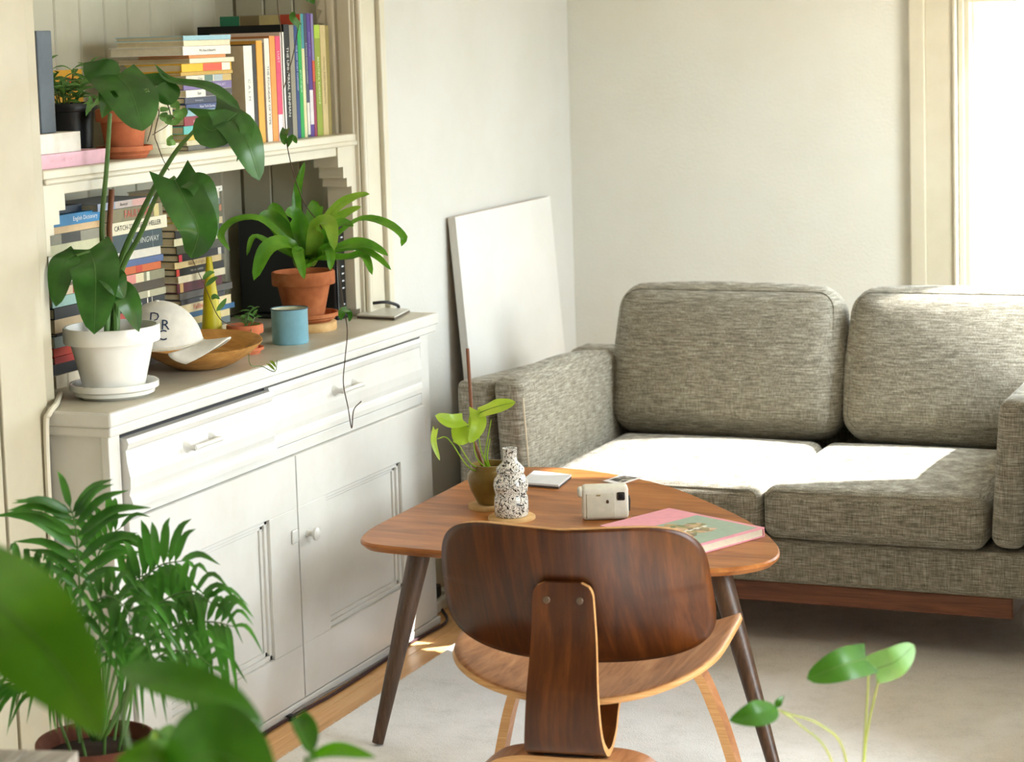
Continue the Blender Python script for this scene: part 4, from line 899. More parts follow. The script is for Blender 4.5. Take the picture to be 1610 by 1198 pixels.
# grey wooden stool whose corner shows at the bottom left
sx, sy = (-1.895, 2.718, 0.580)[:2]
gs = thing('stool', (sx-0.2, sy-0.18, 0.0105), 'weathered grey wooden stool whose corner shows at the lower left', 'stool')
gw = wood('weathered_grey_wood', '6A645C', '8A847A', 'A8A298', (30, 3, 30), 0.7)
SR = Matrix.Translation((sx, sy, 0)) @ Matrix.Rotation(math.radians(14), 4, 'Z')
for k in range(5): obj('board', G().box(-0.40+k*0.08+0.001, -0.40+(k+1)*0.08-0.001, -0.36, 0.0, 0.555, 0.58, 0.002).xf(SR), gw, gs)
obj('apron', G().box(-0.38, -0.02, -0.34, -0.02, 0.49, 0.5545, 0.002).xf(SR), gw, gs)
for x, y in ((-0.37, -0.33), (-0.03, -0.33), (-0.37, -0.03), (-0.03, -0.03)): obj('leg', G().box(x-0.02, x+0.02, y-0.02, y+0.02, 0.0105, 0.4895, 0.003).xf(SR), gw, gs)
# ------------------------------------------------------------------ plants
VN = Vector((0.39, -0.88, 0.27))
def V(*a): return Vector(a)
def stem(parent, pts, r0, r1, mat=None, name='stem', n=8):
    p = bez(pts, 8); m = len(p); return obj(name, G().tube(p, [r0+(r1-r0)*i/(m-1) for i in range(m)], n), mat or M['stem'], parent, smooth=True)
def sprig(parent, base, tip, nl, size, mat, rnd, width=0.4, droop=0.2, shape='oval'):
    base, tip = Vector(base), Vector(tip); mid = base.lerp(tip, 0.5)+Vector((rnd.uniform(-.01, .01), rnd.uniform(-.01, .01), 0.012))
    stem(parent, [base, mid, tip], 0.0018, 0.0012, None, 'stem', 6)
    p = bez([base, mid, tip], 10); L = len(p)-1
    for k in range(nl):
        t = 0.25+0.75*k/max(1, nl-1); q = p[round(t*L)]; a = k*2.4+rnd.uniform(-.4, .4)
        d = Vector((math.cos(a), math.sin(a), rnd.uniform(-droop, 0.7))).normalized(); s_ = size*rnd.uniform(0.75, 1.2)
        leaf(parent, [q, q+d*s_*0.5+V(0, 0, s_*0.08), q+d*s_], s_*width, (0.2, -0.3, 1) if abs(d.z) < .8 else VN, mat, shape=shape, n=6, m=2, fold=0.2)

# monstera in the white pot
pc = Vector((-2.683, 4.057, 0.900)); pc.z = Z0
mo, top = potted('potted_monstera', tuple(pc), 0.064, 0.106, 0.150, 0.036, M['white_gl'], 'large leaved monstera in a white glazed pot at the left end of the counter', None, (0.076, 0.098, 0.032, M['white_gl']))
sb = Vector((pc.x, pc.y, top))
obj('stake', G().tube([sb+V(0.0, 0.0, -0.05), (-2.751, 4.172, 1.236), (-2.747, 4.184, 1.324)], 0.0065, 10), M['stake'], mo, smooth=True)
stem(mo, [sb, (-2.737, 4.132, 1.139), (-2.727, 4.106, 1.242), (-2.697, 4.093, 1.384), (-2.681, 4.092, 1.498)], 0.0075, 0.0045)
stem(mo, [sb+V(.01, 0, 0), (-2.694, 4.107, 1.143), (-2.622, 4.112, 1.284), (-2.542, 4.117, 1.402), (-2.481, 4.129, 1.466)], 0.0085, 0.0042)
stem(mo, [sb+V(.005, .01, 0), (-2.675, 4.094, 1.145), (-2.614, 4.088, 1.237), (-2.563, 4.088, 1.328), (-2.526, 4.096, 1.358)], 0.0075, 0.004)
stem(mo, [sb+V(-.005, -.01, 0), (-2.690, 4.068, 1.162), (-2.678, 3.990, 1.201), (-2.698, 3.960, 1.198)], 0.006, 0.004)
stem(mo, [sb+V(0, -.02, 0), (-2.685, 4.045, 1.136), (-2.672, 3.993, 1.198)], 0.006, 0.004)
L1 = leaf(mo, [(-2.669, 4.107, 1.581), (-2.593, 4.047, 1.538), (-2.560, 4.029, 1.461)], 0.155, (0.5, -0.55, 0.65), M['leaf'], shape='heart', fold=0.12, curl=0.5, lobe=0.25, n=16, m=6, cuts=((7, 2), (6, 9), (7, 9)))
leaf(mo, [(-2.665, 4.107, 1.567), (-2.706, 4.093, 1.590), (-2.759, 4.116, 1.609)], 0.075, (0.35, -0.75, 0.5), M['leaf'], shape='lance', fold=0.2, n=12, m=4)
leaf(mo, [(-2.673, 4.103, 1.564), (-2.666, 4.069, 1.531), (-2.686, 4.067, 1.489)], 0.055, (0.5, -0.75, 0.2), M['leaf'], shape='lance', fold=0.25, n=12, m=4)
# second high leaf, deeply lobed
leaf(mo, [(-2.449, 4.147, 1.501), (-2.374, 4.109, 1.469), (-2.339, 4.096, 1.420), (-2.327, 4.114, 1.348)], 0.105, (0.55, -0.6, 0.55), M['leaf'], shape='heart', fold=0.12, curl=0.5, lobe=0.25, n=16, m=5)
leaf(mo, [(-2.385, 4.129, 1.493), (-2.421, 4.088, 1.458), (-2.476, 4.111, 1.484)], 0.085, (0.35, -0.85, 0.35), M['leaf'], shape='oval', fold=0.12, n=12, m=4)
leaf(mo, [(-2.388, 4.151, 1.500), (-2.460, 4.148, 1.548), (-2.560, 4.152, 1.566), (-2.614, 4.177, 1.602)], 0.036, (0.35, -0.4, 0.85), M['leaf'], shape='lance', fold=0.2, n=14, m=4)
leaf(mo, [(-2.555, 4.153, 1.563), (-2.557, 4.127, 1.534), (-2.569, 4.120, 1.518)], 0.055, (0.4, -0.85, 0.25), M['leaf'], shape='oval', fold=0.15, n=10, m=4)
leaf(mo, [(-2.563, 4.150, 1.561), (-2.607, 4.154, 1.570), (-2.639, 4.164, 1.579)], 0.034, (0.4, -0.7, 0.5), M['leaf'], shape='lance', fold=0.2, n=8, m=3)
leaf(mo, [(-2.377, 4.132, 1.492), (-2.349, 4.107, 1.456), (-2.368, 4.091, 1.391)], 0.035, (0.5, -0.8, 0.2), M['leaf'], shape='lance', fold=0.2, n=10, m=3)
# large hanging heart leaf
leaf(mo, [(-2.526, 4.095, 1.351), (-2.472, 4.047, 1.307), (-2.441, 4.042, 1.247), (-2.471, 4.055, 1.185)], 0.122, (0.48, -0.75, 0.45), M['leaf'], shape='heart', fold=0.28, curl=0.3, lobe=0.22, n=18, m=6)
leaf(mo, [(-2.523, 4.108, 1.352), (-2.451, 4.082, 1.336), (-2.429, 4.100, 1.228)], 0.060, (0.7, -0.55, 0.3), M['leaf'], shape='oval', fold=0.1, n=12, m=4)
# lower cluster over the pot
leaf(mo, [(-2.707, 3.978, 1.202), (-2.702, 3.912, 1.181), (-2.714, 3.897, 1.095)], 0.085, (0.2, -0.85, 0.4), M['leaf'], shape='heart', fold=0.15, curl=0.4, lobe=0.18, n=14, m=5)
leaf(mo, [(-2.684, 3.989, 1.209), (-2.626, 3.921, 1.165), (-2.637, 3.921, 1.034)], 0.135, (0.42, -0.8, 0.4), M['leaf'], shape='heart', fold=0.18, curl=0.4, lobe=0.12, n=16, m=6)
leaf(mo, [(-2.632, 3.981, 1.144), (-2.574, 3.957, 1.107), (-2.560, 3.976, 1.033)], 0.055, (0.6, -0.7, 0.3), M['leaf'], shape='oval', fold=0.2, n=12, m=4)
leaf(mo, [(-2.653, 3.986, 1.171), (-2.596, 3.942, 1.149), (-2.579, 3.955, 1.107)], 0.06, (0.6, -0.6, 0.5), M['leaf'], shape='oval', fold=0.2, n=12, m=4)

# bird's nest fern
fc = Vector((-2.767, 5.103, 0.877)); fc.z = Z0
o = obj('cork_trivet', G().lathe(fc, [(0, 0), (0.082, 0), (0.084, 0.003), (0.084, 0.021), (0.082, 0.023), (0, 0.023)], 40), M['cork'], smooth=True, sharp=50, origin=tuple(fc)); tag(o, 'thick pale cork disc under the terracotta saucer of the fern', 'trivet')
fp, ft = potted('potted_fern', (fc.x, fc.y, Z0+0.0235), 0.050, 0.084, 0.128, 0.036, M['terra'], 'strap leaved fern in a stained terracotta pot before the black modem', None, (0.070, 0.090, 0.024, M['terra']))
f0 = Vector((fc.x, fc.y, ft))
w0 = 5.55
FR = [
 ([(-2.650, 4.874, 1.086), (-2.637, 4.788, 1.140), (-2.654, 4.714, 1.134), (-2.673, 4.675, 1.061)], .050, (0.3, -0.75, 0.6), 0),
 ([(-2.656, 4.894, 1.095), (-2.684, 4.836, 1.160), (-2.725, 4.802, 1.202), (-2.770, 4.760, 1.200), (-2.790, 4.726, 1.167), (-2.768, 4.730, 1.127)], .026, (0.2, -0.5, 0.85), 0),
 ([(-2.651, 4.896, 1.095), (-2.676, 4.860, 1.151), (-2.712, 4.850, 1.196), (-2.736, 4.819, 1.206)], .052, (0.4, -0.8, 0.45), 0),
 ([(-2.649, 4.908, 1.098), (-2.681, 4.928, 1.189), (-2.683, 4.936, 1.262), (-2.667, 4.952, 1.335)], .026, (0.45, -0.85, 0.2), 0.10),
 ([(-2.658, 4.904, 1.094), (-2.698, 4.894, 1.151), (-2.733, 4.908, 1.207), (-2.742, 4.908, 1.234)], .050, (0.4, -0.9, 0.25), 0),
 ([(-2.630, 4.906, 1.102), (-2.600, 4.918, 1.179), (-2.554, 4.921, 1.227), (-2.508, 4.921, 1.248), (-2.468, 4.917, 1.255)], .030, (0.3, -0.75, 0.6), 0.05),
 ([(-2.616, 4.901, 1.103), (-2.542, 4.874, 1.154), (-2.468, 4.866, 1.196), (-2.391, 4.854, 1.186), (-2.345, 4.848, 1.155), (-2.349, 4.843, 1.131)], .028, (0.2, -0.5, 0.85), 0.04),
 ([(-2.607, 4.882, 1.095), (-2.515, 4.838, 1.129), (-2.439, 4.828, 1.138), (-2.379, 4.828, 1.110)], .040, (0.3, -0.55, 0.8), 0.05),
 ([(-2.596, 4.887, 1.101), (-2.474, 4.844, 1.126), (-2.414, 4.834, 1.106), (-2.371, 4.827, 1.074)], .022, (0.3, -0.6, 0.7), 0),
 ([(-2.620, 4.888, 1.101), (-2.577, 4.840, 1.181), (-2.522, 4.799, 1.190), (-2.491, 4.760, 1.128)], .044, (0.5, -0.75, 0.5), 0),
 ([(-2.636, 4.869, 1.093), (-2.608, 4.787, 1.124), (-2.588, 4.760, 1.102), (-2.573, 4.750, 1.057)], .030, (0.4, -0.85, 0.35), 0),
 ([(-2.604, 4.884, 1.098), (-2.546, 4.825, 1.127), (-2.523, 4.800, 1.111), (-2.519, 4.786, 1.076)], .028, (0.5, -0.8, 0.35), 0),
 ([(-2.637, 4.914, 1.101), (-2.601, 4.938, 1.171), (-2.557, 4.961, 1.204), (-2.523, 4.977, 1.218)], .026, (0.35, -0.75, 0.5), 0.04),
 ([(-2.653, 4.928, 1.096), (-2.667, 4.974, 1.160), (-2.667, 5.003, 1.215), (-2.662, 5.006, 1.226)], .046, (0.4, -0.9, 0.2), 0),
 ([(-2.653, 4.873, 1.089), (-2.685, 4.810, 1.131), (-2.723, 4.775, 1.159), (-2.720, 4.728, 1.116)], .020, (0.2, -0.6, 0.75), 0),
 ([(-2.613, 4.901, 1.093), (-2.509, 4.859, 1.100), (-2.452, 4.840, 1.108), (-2.423, 4.825, 1.062)], .030, (0.4, -0.6, 0.7), 0.06),
 ([(-2.637, 4.892, 1.097), (-2.639, 4.867, 1.167), (-2.642, 4.837, 1.209), (-2.653, 4.812, 1.216)], .048, (0.4, -0.85, 0.4), 0),
 ([(-2.622, 4.898, 1.096), (-2.577, 4.880, 1.150), (-2.535, 4.880, 1.183), (-2.485, 4.857, 1.179)], .036, (0.4, -0.7, 0.6), 0),
]
for i, (pts, wd, nn, wv) in enumerate(FR):
    leaf(fp, [f0.lerp(Vector(pts[0]), 0.6)]+pts, wd, nn, M['leaf_fern2'] if i in (5, 9, 12) else M['leaf_fern'], shape='strap', fold=0.25, n=20, m=3, wave=wv)

# trailing vine hung from the ceiling
tv = thing('trailing_vine', (-2.62, 4.85, 1.98), 'long thin vine trailing down past the shelf and over the counter', 'plant')
hp = Vector((-2.62, 4.85, 2.0))
obj('pot', G().lathe(hp, pot_prof(0.05, 0.075, 0.10, 0.03), 28), M['terra'], tv, smooth=True, sharp=50)
obj('hanger', G().tube([hp+V(0, 0, 0.75), hp+V(0, 0, 0.3)], 0.003, 6).tube([hp+V(0, 0, 0.3), hp+V(0.073, 0, 0.09)], 0.002, 6).tube([hp+V(0, 0, 0.3), hp+V(-0.04, 0.062, 0.09)], 0.002, 6).tube([hp+V(0, 0, 0.3), hp+V(-0.04, -0.062, 0.09)], 0.002, 6), M['stem_brown'], tv)
VP = [hp+V(0.06, 0.02, 0.09), hp+V(0.085, 0.03, 0.06), (-2.620, 4.780, 1.805), (-2.620, 4.772, 1.650), (-2.630, 4.789, 1.525), (-2.640, 4.809, 1.430), (-2.640, 4.815, 1.379), (-2.640, 4.845, 1.304), (-2.630, 4.877, 1.231), (-2.610, 4.910, 1.180), (-2.580, 4.929, 1.103), (-2.570, 4.930, 1.048), (-2.555, 4.919, 0.971), (-2.550, 4.925, 0.905), (-2.540, 4.889, 0.845), (-2.538, 4.869, 0.780), (-2.538, 4.889, 0.715), (-2.538, 4.905, 0.658), (-2.534, 4.912, 0.703), (-2.530, 4.948, 0.720)]
obj('stem', G().tube(bez(VP, 6), 0.0015, 6), M['stem_brown'], tv, smooth=True)
for a, b_, wd in (((449, 205), (446, 226), .03), ((452, 212), (463, 226), .028), ((545, 488), (536, 500), .03), ((547, 490), (550, 502), .02), ((470, 32), (462, 22), .03), ((446, 60), (440, 72), .014), ((452, 225), (466, 218), .018)):
    pass
for pts, wd in (([(-2.640, 4.809, 1.425), (-2.620, 4.761, 1.410), (-2.620, 4.766, 1.388)], .026), ([(-2.640, 4.815, 1.389), (-2.620, 4.807, 1.405), (-2.620, 4.828, 1.388)], .020), ([(-2.550, 4.929, 0.960), (-2.540, 4.882, 0.960), (-2.535, 4.863, 0.940)], .026), ([(-2.550, 4.936, 0.953), (-2.540, 4.926, 0.945), (-2.535, 4.908, 0.931)], .016),
                ([(-2.660, 4.938, 1.681), (-2.650, 4.888, 1.700), (-2.650, 4.896, 1.716)], .024), ([(-2.620, 4.955, 1.756), (-2.620, 4.937, 1.747), (-2.620, 4.949, 1.734)], .022), ([(-2.620, 4.938, 1.756), (-2.620, 4.916, 1.747), (-2.620, 4.926, 1.739)], .016)):
    leaf(tv, pts, wd, VN, M['leaf_heart'], shape='heart', fold=0.15, lobe=0.2, n=8, m=3)
stem(tv, [hp+V(0.065, 0.03, 0.09), hp+V(0.07, 0.09, -0.05), (-2.620, 4.937, 1.753)], 0.0014, 0.001, M['stem_brown'])
stem(tv, [(-2.630, 4.789, 1.525), (-2.650, 4.879, 1.602), (-2.660, 4.938, 1.684)], 0.0012, 0.001, M['stem_brown'])

# small succulent in terracotta on the counter
rnd = random.Random(3)
scn = Vector((-2.693, 4.647, 0.877)); scn += Vector((-0.018, 0.04, 0)); scn.z = Z0
ss, tz = potted('potted_succulent', tuple(scn), 0.030, 0.046, 0.066, 0.022, M['terra2'], 'small succulent in an orange terracotta pot beside the blue mug', 'potted succulents', (0.036, 0.045, 0.016, M['terra2']))
for a, b_ in ((V(.002, .004, 0), V(0.012, 0.030, 0.06)), (V(0, -.004, 0), V(0.004, -0.018, 0.035)), (V(0, .01, 0), V(0.0, 0.042, 0.035))):
    sprig(ss, V(scn.x, scn.y, tz)+a, V(scn.x, scn.y, tz)+b_, 8, 0.028, M['leaf_succ'], rnd, 0.28)
st_ = [V(scn.x, scn.y-.01, tz), (-2.549, 4.421, 0.900), (-2.539, 4.462, 0.885), (-2.480, 4.416, 0.882), (-2.519, 4.500, 0.895)]
stem(ss, [V(scn.x+.035, scn.y-0.03, tz+0.012)]+st_[1:], 0.001, 0.001)
for pts in ([(-2.484, 4.425, 0.882), (-2.531, 4.484, 0.885), (-2.556, 4.511, 0.883)], [(-2.499, 4.457, 0.884), (-2.533, 4.500, 0.890), (-2.549, 4.517, 0.890)]): leaf(ss, pts, .008, (0.3, -.5, .8), M['leaf_fern2'], shape='oval', n=6, m=2)
# vine strand over the book stack and cone
stem(ss, [V(scn.x-.03, scn.y+.01, tz+0.012), (-2.580, 4.347, 1.014), (-2.628, 4.369, 1.084), (-2.666, 4.382, 1.145)], 0.0012, 0.0008, M['stem_brown'])
for pts in ([(-2.628, 4.369, 1.084), (-2.606, 4.369, 1.100), (-2.590, 4.366, 1.106)], [(-2.609, 4.362, 1.056), (-2.596, 4.358, 1.063), (-2.585, 4.362, 1.056)], [(-2.634, 4.368, 1.099), (-2.615, 4.367, 1.115), (-2.602, 4.373, 1.117)], [(-2.593, 4.355, 1.028), (-2.574, 4.354, 1.046), (-2.566, 4.359, 1.060)]): leaf(ss, pts, .012, VN, M['leaf_succ'], shape='oval', n=6, m=2)

# pots at the left end of the mantel shelf
bpos = V(-2.960, 4.335, ZS)
o, tz = potted('potted_sedum', tuple(bpos), 0.055, 0.072, 0.130, 0.02, M['black'], 'bushy sedum in a black pot behind the thick white boxed book', 'potted succulents')
for k in range(14):
    a = k*2.4; r_ = 0.012+0.045*math.sqrt(k/14)
    sprig(o, V(bpos.x+r_*.4*math.cos(a), bpos.y+r_*.4*math.sin(a), tz), V(bpos.x+r_*1.4*math.cos(a)+.01, bpos.y+r_*1.2*math.sin(a), tz+rnd.uniform(.05, .12)), 9, 0.036, M['leaf_succ'], rnd, 0.42)
tpos_ = V(-2.812, 4.345, ZS)
o, tz = potted('potted_jade', tuple(tpos_), 0.041, 0.063, 0.108, 0.030, M['terra2'], 'small leafed plant in a terracotta pot and saucer on the mantel shelf', 'potted succulents', (0.050, 0.065, 0.028, M['terra2']))
for k in range(6):
    a = k*2.4+1; sprig(o, V(tpos_.x+.02*math.cos(a), tpos_.y+.02*math.sin(a), tz), V(tpos_.x+.075*math.cos(a), tpos_.y+.075*math.sin(a), tz+rnd.uniform(.03, .09)), 8, 0.026, M['leaf_succ'], rnd, 0.45)
leaf(o, [tuple(Vector((-2.800, 4.184, 1.496))), (-2.790, 4.181, 1.521), (-2.790, 4.178, 1.536)], .014, VN, M['leaf_pale'], shape='lance', n=6, m=2)
leaf(o, [(-2.790, 4.207, 1.520), (-2.770, 4.145, 1.508), (-2.770, 4.131, 1.491)], .014, VN, M['leaf_pale'], shape='lance', n=6, m=2)
cpos = V(-2.838, 4.512, ZS)
o, tz = potted('potted_hoya', tuple(cpos), 0.044, 0.056, 0.118, 0.016, M['cream_gl'], 'trailing plant in a cream glazed pot beside the lying books', 'potted succulents', (0.050, 0.060, 0.024, M['cream_gl']))
for pts in ([V(cpos.x, cpos.y, tz), (-2.800, 4.474, 1.510), (-2.790, 4.430, 1.451), (-2.780, 4.394, 1.420)], [V(cpos.x, cpos.y, tz), (-2.790, 4.467, 1.487), (-2.770, 4.411, 1.437), (-2.755, 4.398, 1.411), (-2.730, 4.377, 1.380), (-2.725, 4.394, 1.352)], [V(cpos.x, cpos.y+.01, tz), (-2.790, 4.525, 1.500), (-2.770, 4.530, 1.476)], [V(cpos.x, cpos.y+.01, tz), (-2.790, 4.492, 1.516), (-2.770, 4.483, 1.463), (-2.765, 4.394, 1.435)]):
    stem(o, pts, 0.0013, 0.001, M['stem_brown'])
for k, (x, y) in enumerate(((262, 168), (270, 172), (278, 170), (284, 180), (282, 190), (272, 186), (266, 178), (262, 186), (276, 162), (292, 176), (288, 168), (258, 176))):
    pass
for pts, wd in (([(-2.780, 4.496, 1.493), (-2.770, 4.457, 1.492), (-2.770, 4.440, 1.487)], .018), ([(-2.780, 4.502, 1.496), (-2.770, 4.510, 1.502), (-2.760, 4.509, 1.489)], .020), ([(-2.770, 4.497, 1.484), (-2.760, 4.503, 1.478), (-2.760, 4.518, 1.462)], .024), ([(-2.770, 4.490, 1.478), (-2.760, 4.456, 1.468), (-2.760, 4.466, 1.455)], .022), ([(-2.770, 4.518, 1.471), (-2.760, 4.489, 1.460), (-2.760, 4.461, 1.455)], .020), ([(-2.770, 4.531, 1.488), (-2.760, 4.532, 1.482), (-2.760, 4.525, 1.467)], .018), ([(-2.770, 4.468, 1.485), (-2.760, 4.434, 1.475), (-2.760, 4.450, 1.465)], .018),
                ([(-2.740, 4.413, 1.415), (-2.735, 4.423, 1.424), (-2.735, 4.429, 1.433)], .014), ([(-2.740, 4.413, 1.410), (-2.730, 4.420, 1.416), (-2.730, 4.436, 1.409)], .016), ([(-2.800, 4.486, 1.524), (-2.790, 4.452, 1.513), (-2.790, 4.435, 1.508)], .02)):
    leaf(o, pts, wd, VN, M['leaf_succ'], shape='oval', n=7, m=2)
for k in range(5):
    a = k*1.3; sprig(o, V(cpos.x, cpos.y, tz), V(cpos.x+.05*math.cos(a), cpos.y+.06*math.sin(a), tz+.03+.01*k), 5, 0.024, M['stem_brown'] if k % 2 else M['leaf_succ'], rnd, 0.4)

# lime pothos in the olive pot on the coffee table
pz = pb.copy(); pz.z = ZT+0.0095
pt = thing('potted_pothos', tuple(pz), 'lime green pothos with a wooden stake in an olive glazed pot on the coffee table', 'plant')
obj('pot', G().lathe(pz, [(0, 0), (0.030, 0), (0.034, 0.004), (0.050, 0.036), (0.057, 0.062), (0.056, 0.075), (0.048, 0.086), (0.046, 0.090), (0.048, 0.098), (0.0475, 0.101), (0.043, 0.101), (0.041, 0.09), (0.045, 0.075), (0, 0.07)], 40), M['olive_gl'], pt, smooth=True, sharp=70)
obj('soil', G().lathe(pz+V(0, 0, 0.074), [(0.044, 0), (0.02, 0.006), (0, 0.008)], 20), M['soil'], pt, smooth=True)
s0 = pz+V(0, 0, 0.078)
obj('stake', G().tube([s0+V(-.005, -.003, -0.02), (-2.190, 4.883, 0.650), (-2.219, 4.931, 0.868)], 0.0044, 10), M['stake'], pt, smooth=True)
for pts in ([s0, (-2.159, 4.880, 0.604), (-2.138, 4.879, 0.700)], [s0+V(.004, 0, 0), (-2.159, 4.861, 0.623), (-2.159, 4.846, 0.686)], [s0+V(-.004, 0, 0), (-2.180, 4.848, 0.593), (-2.201, 4.823, 0.644), (-2.216, 4.818, 0.654)], [s0+V(-.006, .004, 0), (-2.186, 4.844, 0.585), (-2.218, 4.797, 0.664), (-2.234, 4.769, 0.669)], [s0+V(.006, 0, 0), (-2.153, 4.882, 0.603), (-2.140, 4.872, 0.654)], [s0, (-2.180, 4.872, 0.612), (-2.179, 4.861, 0.699)]):
    stem(pt, pts, 0.0022, 0.0013, M['leaf_lime'])
for pts, wd, nn, lb in (([(-2.168, 4.868, 0.717), (-2.114, 4.850, 0.738), (-2.067, 4.871, 0.749)], .060, (0.3, -0.6, 0.75), .1), ([(-2.171, 4.868, 0.725), (-2.151, 4.829, 0.696), (-2.166, 4.806, 0.654)], .050, (0.55, -0.8, 0.2), .1), ([(-2.194, 4.834, 0.706), (-2.210, 4.795, 0.709), (-2.240, 4.773, 0.726)], .050, (0.35, -0.75, 0.55), .1), ([(-2.202, 4.828, 0.688), (-2.188, 4.809, 0.663), (-2.186, 4.808, 0.648)], .055, (0.35, -0.85, 0.35), .0), ([(-2.179, 4.863, 0.710), (-2.177, 4.850, 0.691), (-2.180, 4.845, 0.660)], .028, (0.6, -0.7, 0.1), .1), ([(-2.240, 4.769, 0.691), (-2.234, 4.746, 0.665), (-2.220, 4.747, 0.620)], .020, (0.7, -0.7, 0.1), .1)):
    leaf(pt, pts, wd, nn, M['leaf_lime'], shape='heart', fold=0.2, curl=0.3, lobe=lb, n=12, m=4)

# feathery palm before the cabinet
pp = Vector((-2.307, 3.364, 0.354)); ppz = pp.z
pl_ = thing('potted_palm', (pp.x, pp.y, 0), 'feathery parlour palm in a dark clay pot before the left end of the cabinet', 'plant')
obj('pot', G().lathe((pp.x, pp.y, 0.0105), pot_prof(0.075, 0.112, ppz-0.0105, 0.05), 40), M['terra_dark'], pl_, smooth=True, sharp=50)
obj('soil', G().lathe((pp.x, pp.y, ppz-0.029), [(0.097, 0), (0.05, 0.01), (0, 0.014)], 24), M['soil'], pl_, smooth=True)
PB = V(pp.x, pp.y, ppz-0.02)
PF = [  # rachis points, number of leaflet pairs, leaflet length, droop
 ([(-2.307, 3.366, 0.366), (-2.312, 3.359, 0.503), (-2.303, 3.334, 0.620), (-2.297, 3.325, 0.706), (-2.292, 3.314, 0.775), (-2.290, 3.298, 0.812)], 9, .135, .15, .46),
 ([(-2.285, 3.354, 0.372), (-2.251, 3.375, 0.601), (-2.198, 3.361, 0.657), (-2.138, 3.348, 0.700), (-2.084, 3.340, 0.715)], 10, .105, .25, .42),
 ([(-2.269, 3.340, 0.378), (-2.195, 3.328, 0.558), (-2.116, 3.306, 0.641), (-2.042, 3.298, 0.672), (-1.995, 3.294, 0.653)], 10, .085, .6, .40),
 ([(-2.254, 3.325, 0.382), (-2.162, 3.318, 0.539), (-2.078, 3.296, 0.605), (-2.000, 3.288, 0.622), (-1.950, 3.286, 0.618)], 10, .085, .7, .40),
 ([(-2.274, 3.317, 0.385), (-2.242, 3.264, 0.559), (-2.199, 3.229, 0.654), (-2.135, 3.194, 0.680), (-2.092, 3.186, 0.645)], 10, .085, .8, .38),
 ([(-2.285, 3.312, 0.385), (-2.297, 3.284, 0.549), (-2.313, 3.247, 0.665), (-2.338, 3.209, 0.708), (-2.373, 3.162, 0.711)], 9, .085, .6, .40),
 ([(-2.285, 3.312, 0.383), (-2.306, 3.267, 0.445), (-2.337, 3.215, 0.488), (-2.362, 3.175, 0.515), (-2.380, 3.136, 0.525)], 8, .085, .6, .45),
 ([(-2.230, 3.293, 0.394), (-2.140, 3.258, 0.511), (-2.066, 3.231, 0.572), (-1.999, 3.218, 0.587), (-1.952, 3.213, 0.564)], 9, .075, .9, .40),
 ([(-2.313, 3.384, 0.360), (-2.324, 3.423, 0.533), (-2.346, 3.450, 0.649), (-2.330, 3.464, 0.708), (-2.303, 3.479, 0.732)], 9, .095, .35, .45),
 ([(-2.254, 3.283, 0.397), (-2.240, 3.219, 0.537), (-2.209, 3.178, 0.632), (-2.205, 3.140, 0.665), (-2.222, 3.108, 0.644)], 9, .080, .8, .38),
 ([(-2.227, 3.273, 0.403), (-2.155, 3.211, 0.535), (-2.102, 3.177, 0.607), (-2.055, 3.155, 0.622), (-2.028, 3.140, 0.589)], 9, .075, .9, .38),
 ([(-2.299, 3.369, 0.366), (-2.297, 3.413, 0.538), (-2.279, 3.432, 0.621), (-2.224, 3.437, 0.654), (-2.178, 3.432, 0.628)], 9, .090, .5, .42),
 ([(-2.302, 3.347, 0.373), (-2.332, 3.376, 0.533), (-2.367, 3.373, 0.629), (-2.378, 3.350, 0.659), (-2.398, 3.317, 0.635)], 9, .085, .6, .42),
 ([(-2.234, 3.270, 0.403), (-2.186, 3.216, 0.507), (-2.164, 3.168, 0.570), (-2.152, 3.132, 0.592), (-2.155, 3.105, 0.565)], 8, .07, .9, .4),
 ([(-2.263, 3.300, 0.391), (-2.231, 3.263, 0.513), (-2.188, 3.238, 0.606), (-2.130, 3.221, 0.621), (-2.085, 3.213, 0.575)], 9, .085, .8, .36),
 ([(-2.263, 3.300, 0.391), (-2.265, 3.267, 0.485), (-2.268, 3.231, 0.555), (-2.288, 3.203, 0.572), (-2.307, 3.168, 0.534)], 9, .080, .8, .36),
]
rp = random.Random(11)
for pts, npair, ll, dr_, st0 in PF:
    rach = bez(pts, 10); m_ = len(rach)
    fr = obj('frond', G().tube([PB.lerp(rach[0], .5)]+rach, [0.0032]+[0.0032-0.0022*i/m_ for i in range(m_)], 6), M['stem'], pl_, smooth=True)
    ppx = Vector(pts[-2]); 
    for k in range(npair):
        t = st0+(0.985-st0)*k/(npair-1); i0 = min(m_-2, int(t*(m_-1))); q = rach[i0].lerp(rach[i0+1], t*(m_-1)-i0)
        d = (rach[i0+1]-rach[i0]).normalized(); sd = d.cross(VN).normalized()
        for sg in (-1, 1):
            if k == npair-1 and sg == 1: continue
            L_ = ll*(0.62+0.5*math.sin(PI*min(1, 0.15+0.8*k/npair)))*rp.uniform(.88, 1.12)
            dv = (sd*sg*rp.uniform(0.85, 1.0)+d*rp.uniform(.45, .75)+VN*rp.uniform(-.15, .3)).normalized()
            if k == npair-1: dv = d
            e = q+dv*L_; mid = q+dv*L_*0.5
            mid += V(0, 0, 0.06*L_); e += V(0, 0, -dr_*L_*0.9)
            obj('leaflet', leaf_g([q, mid, e], L_*0.145, (VN+V(0, 0, .9)*rp.uniform(.2, 1)+sd*rp.uniform(-.3, .3)), shape='lance', fold=0.25, n=7, m=1), M['leaf_palm'], fr, smooth=True)
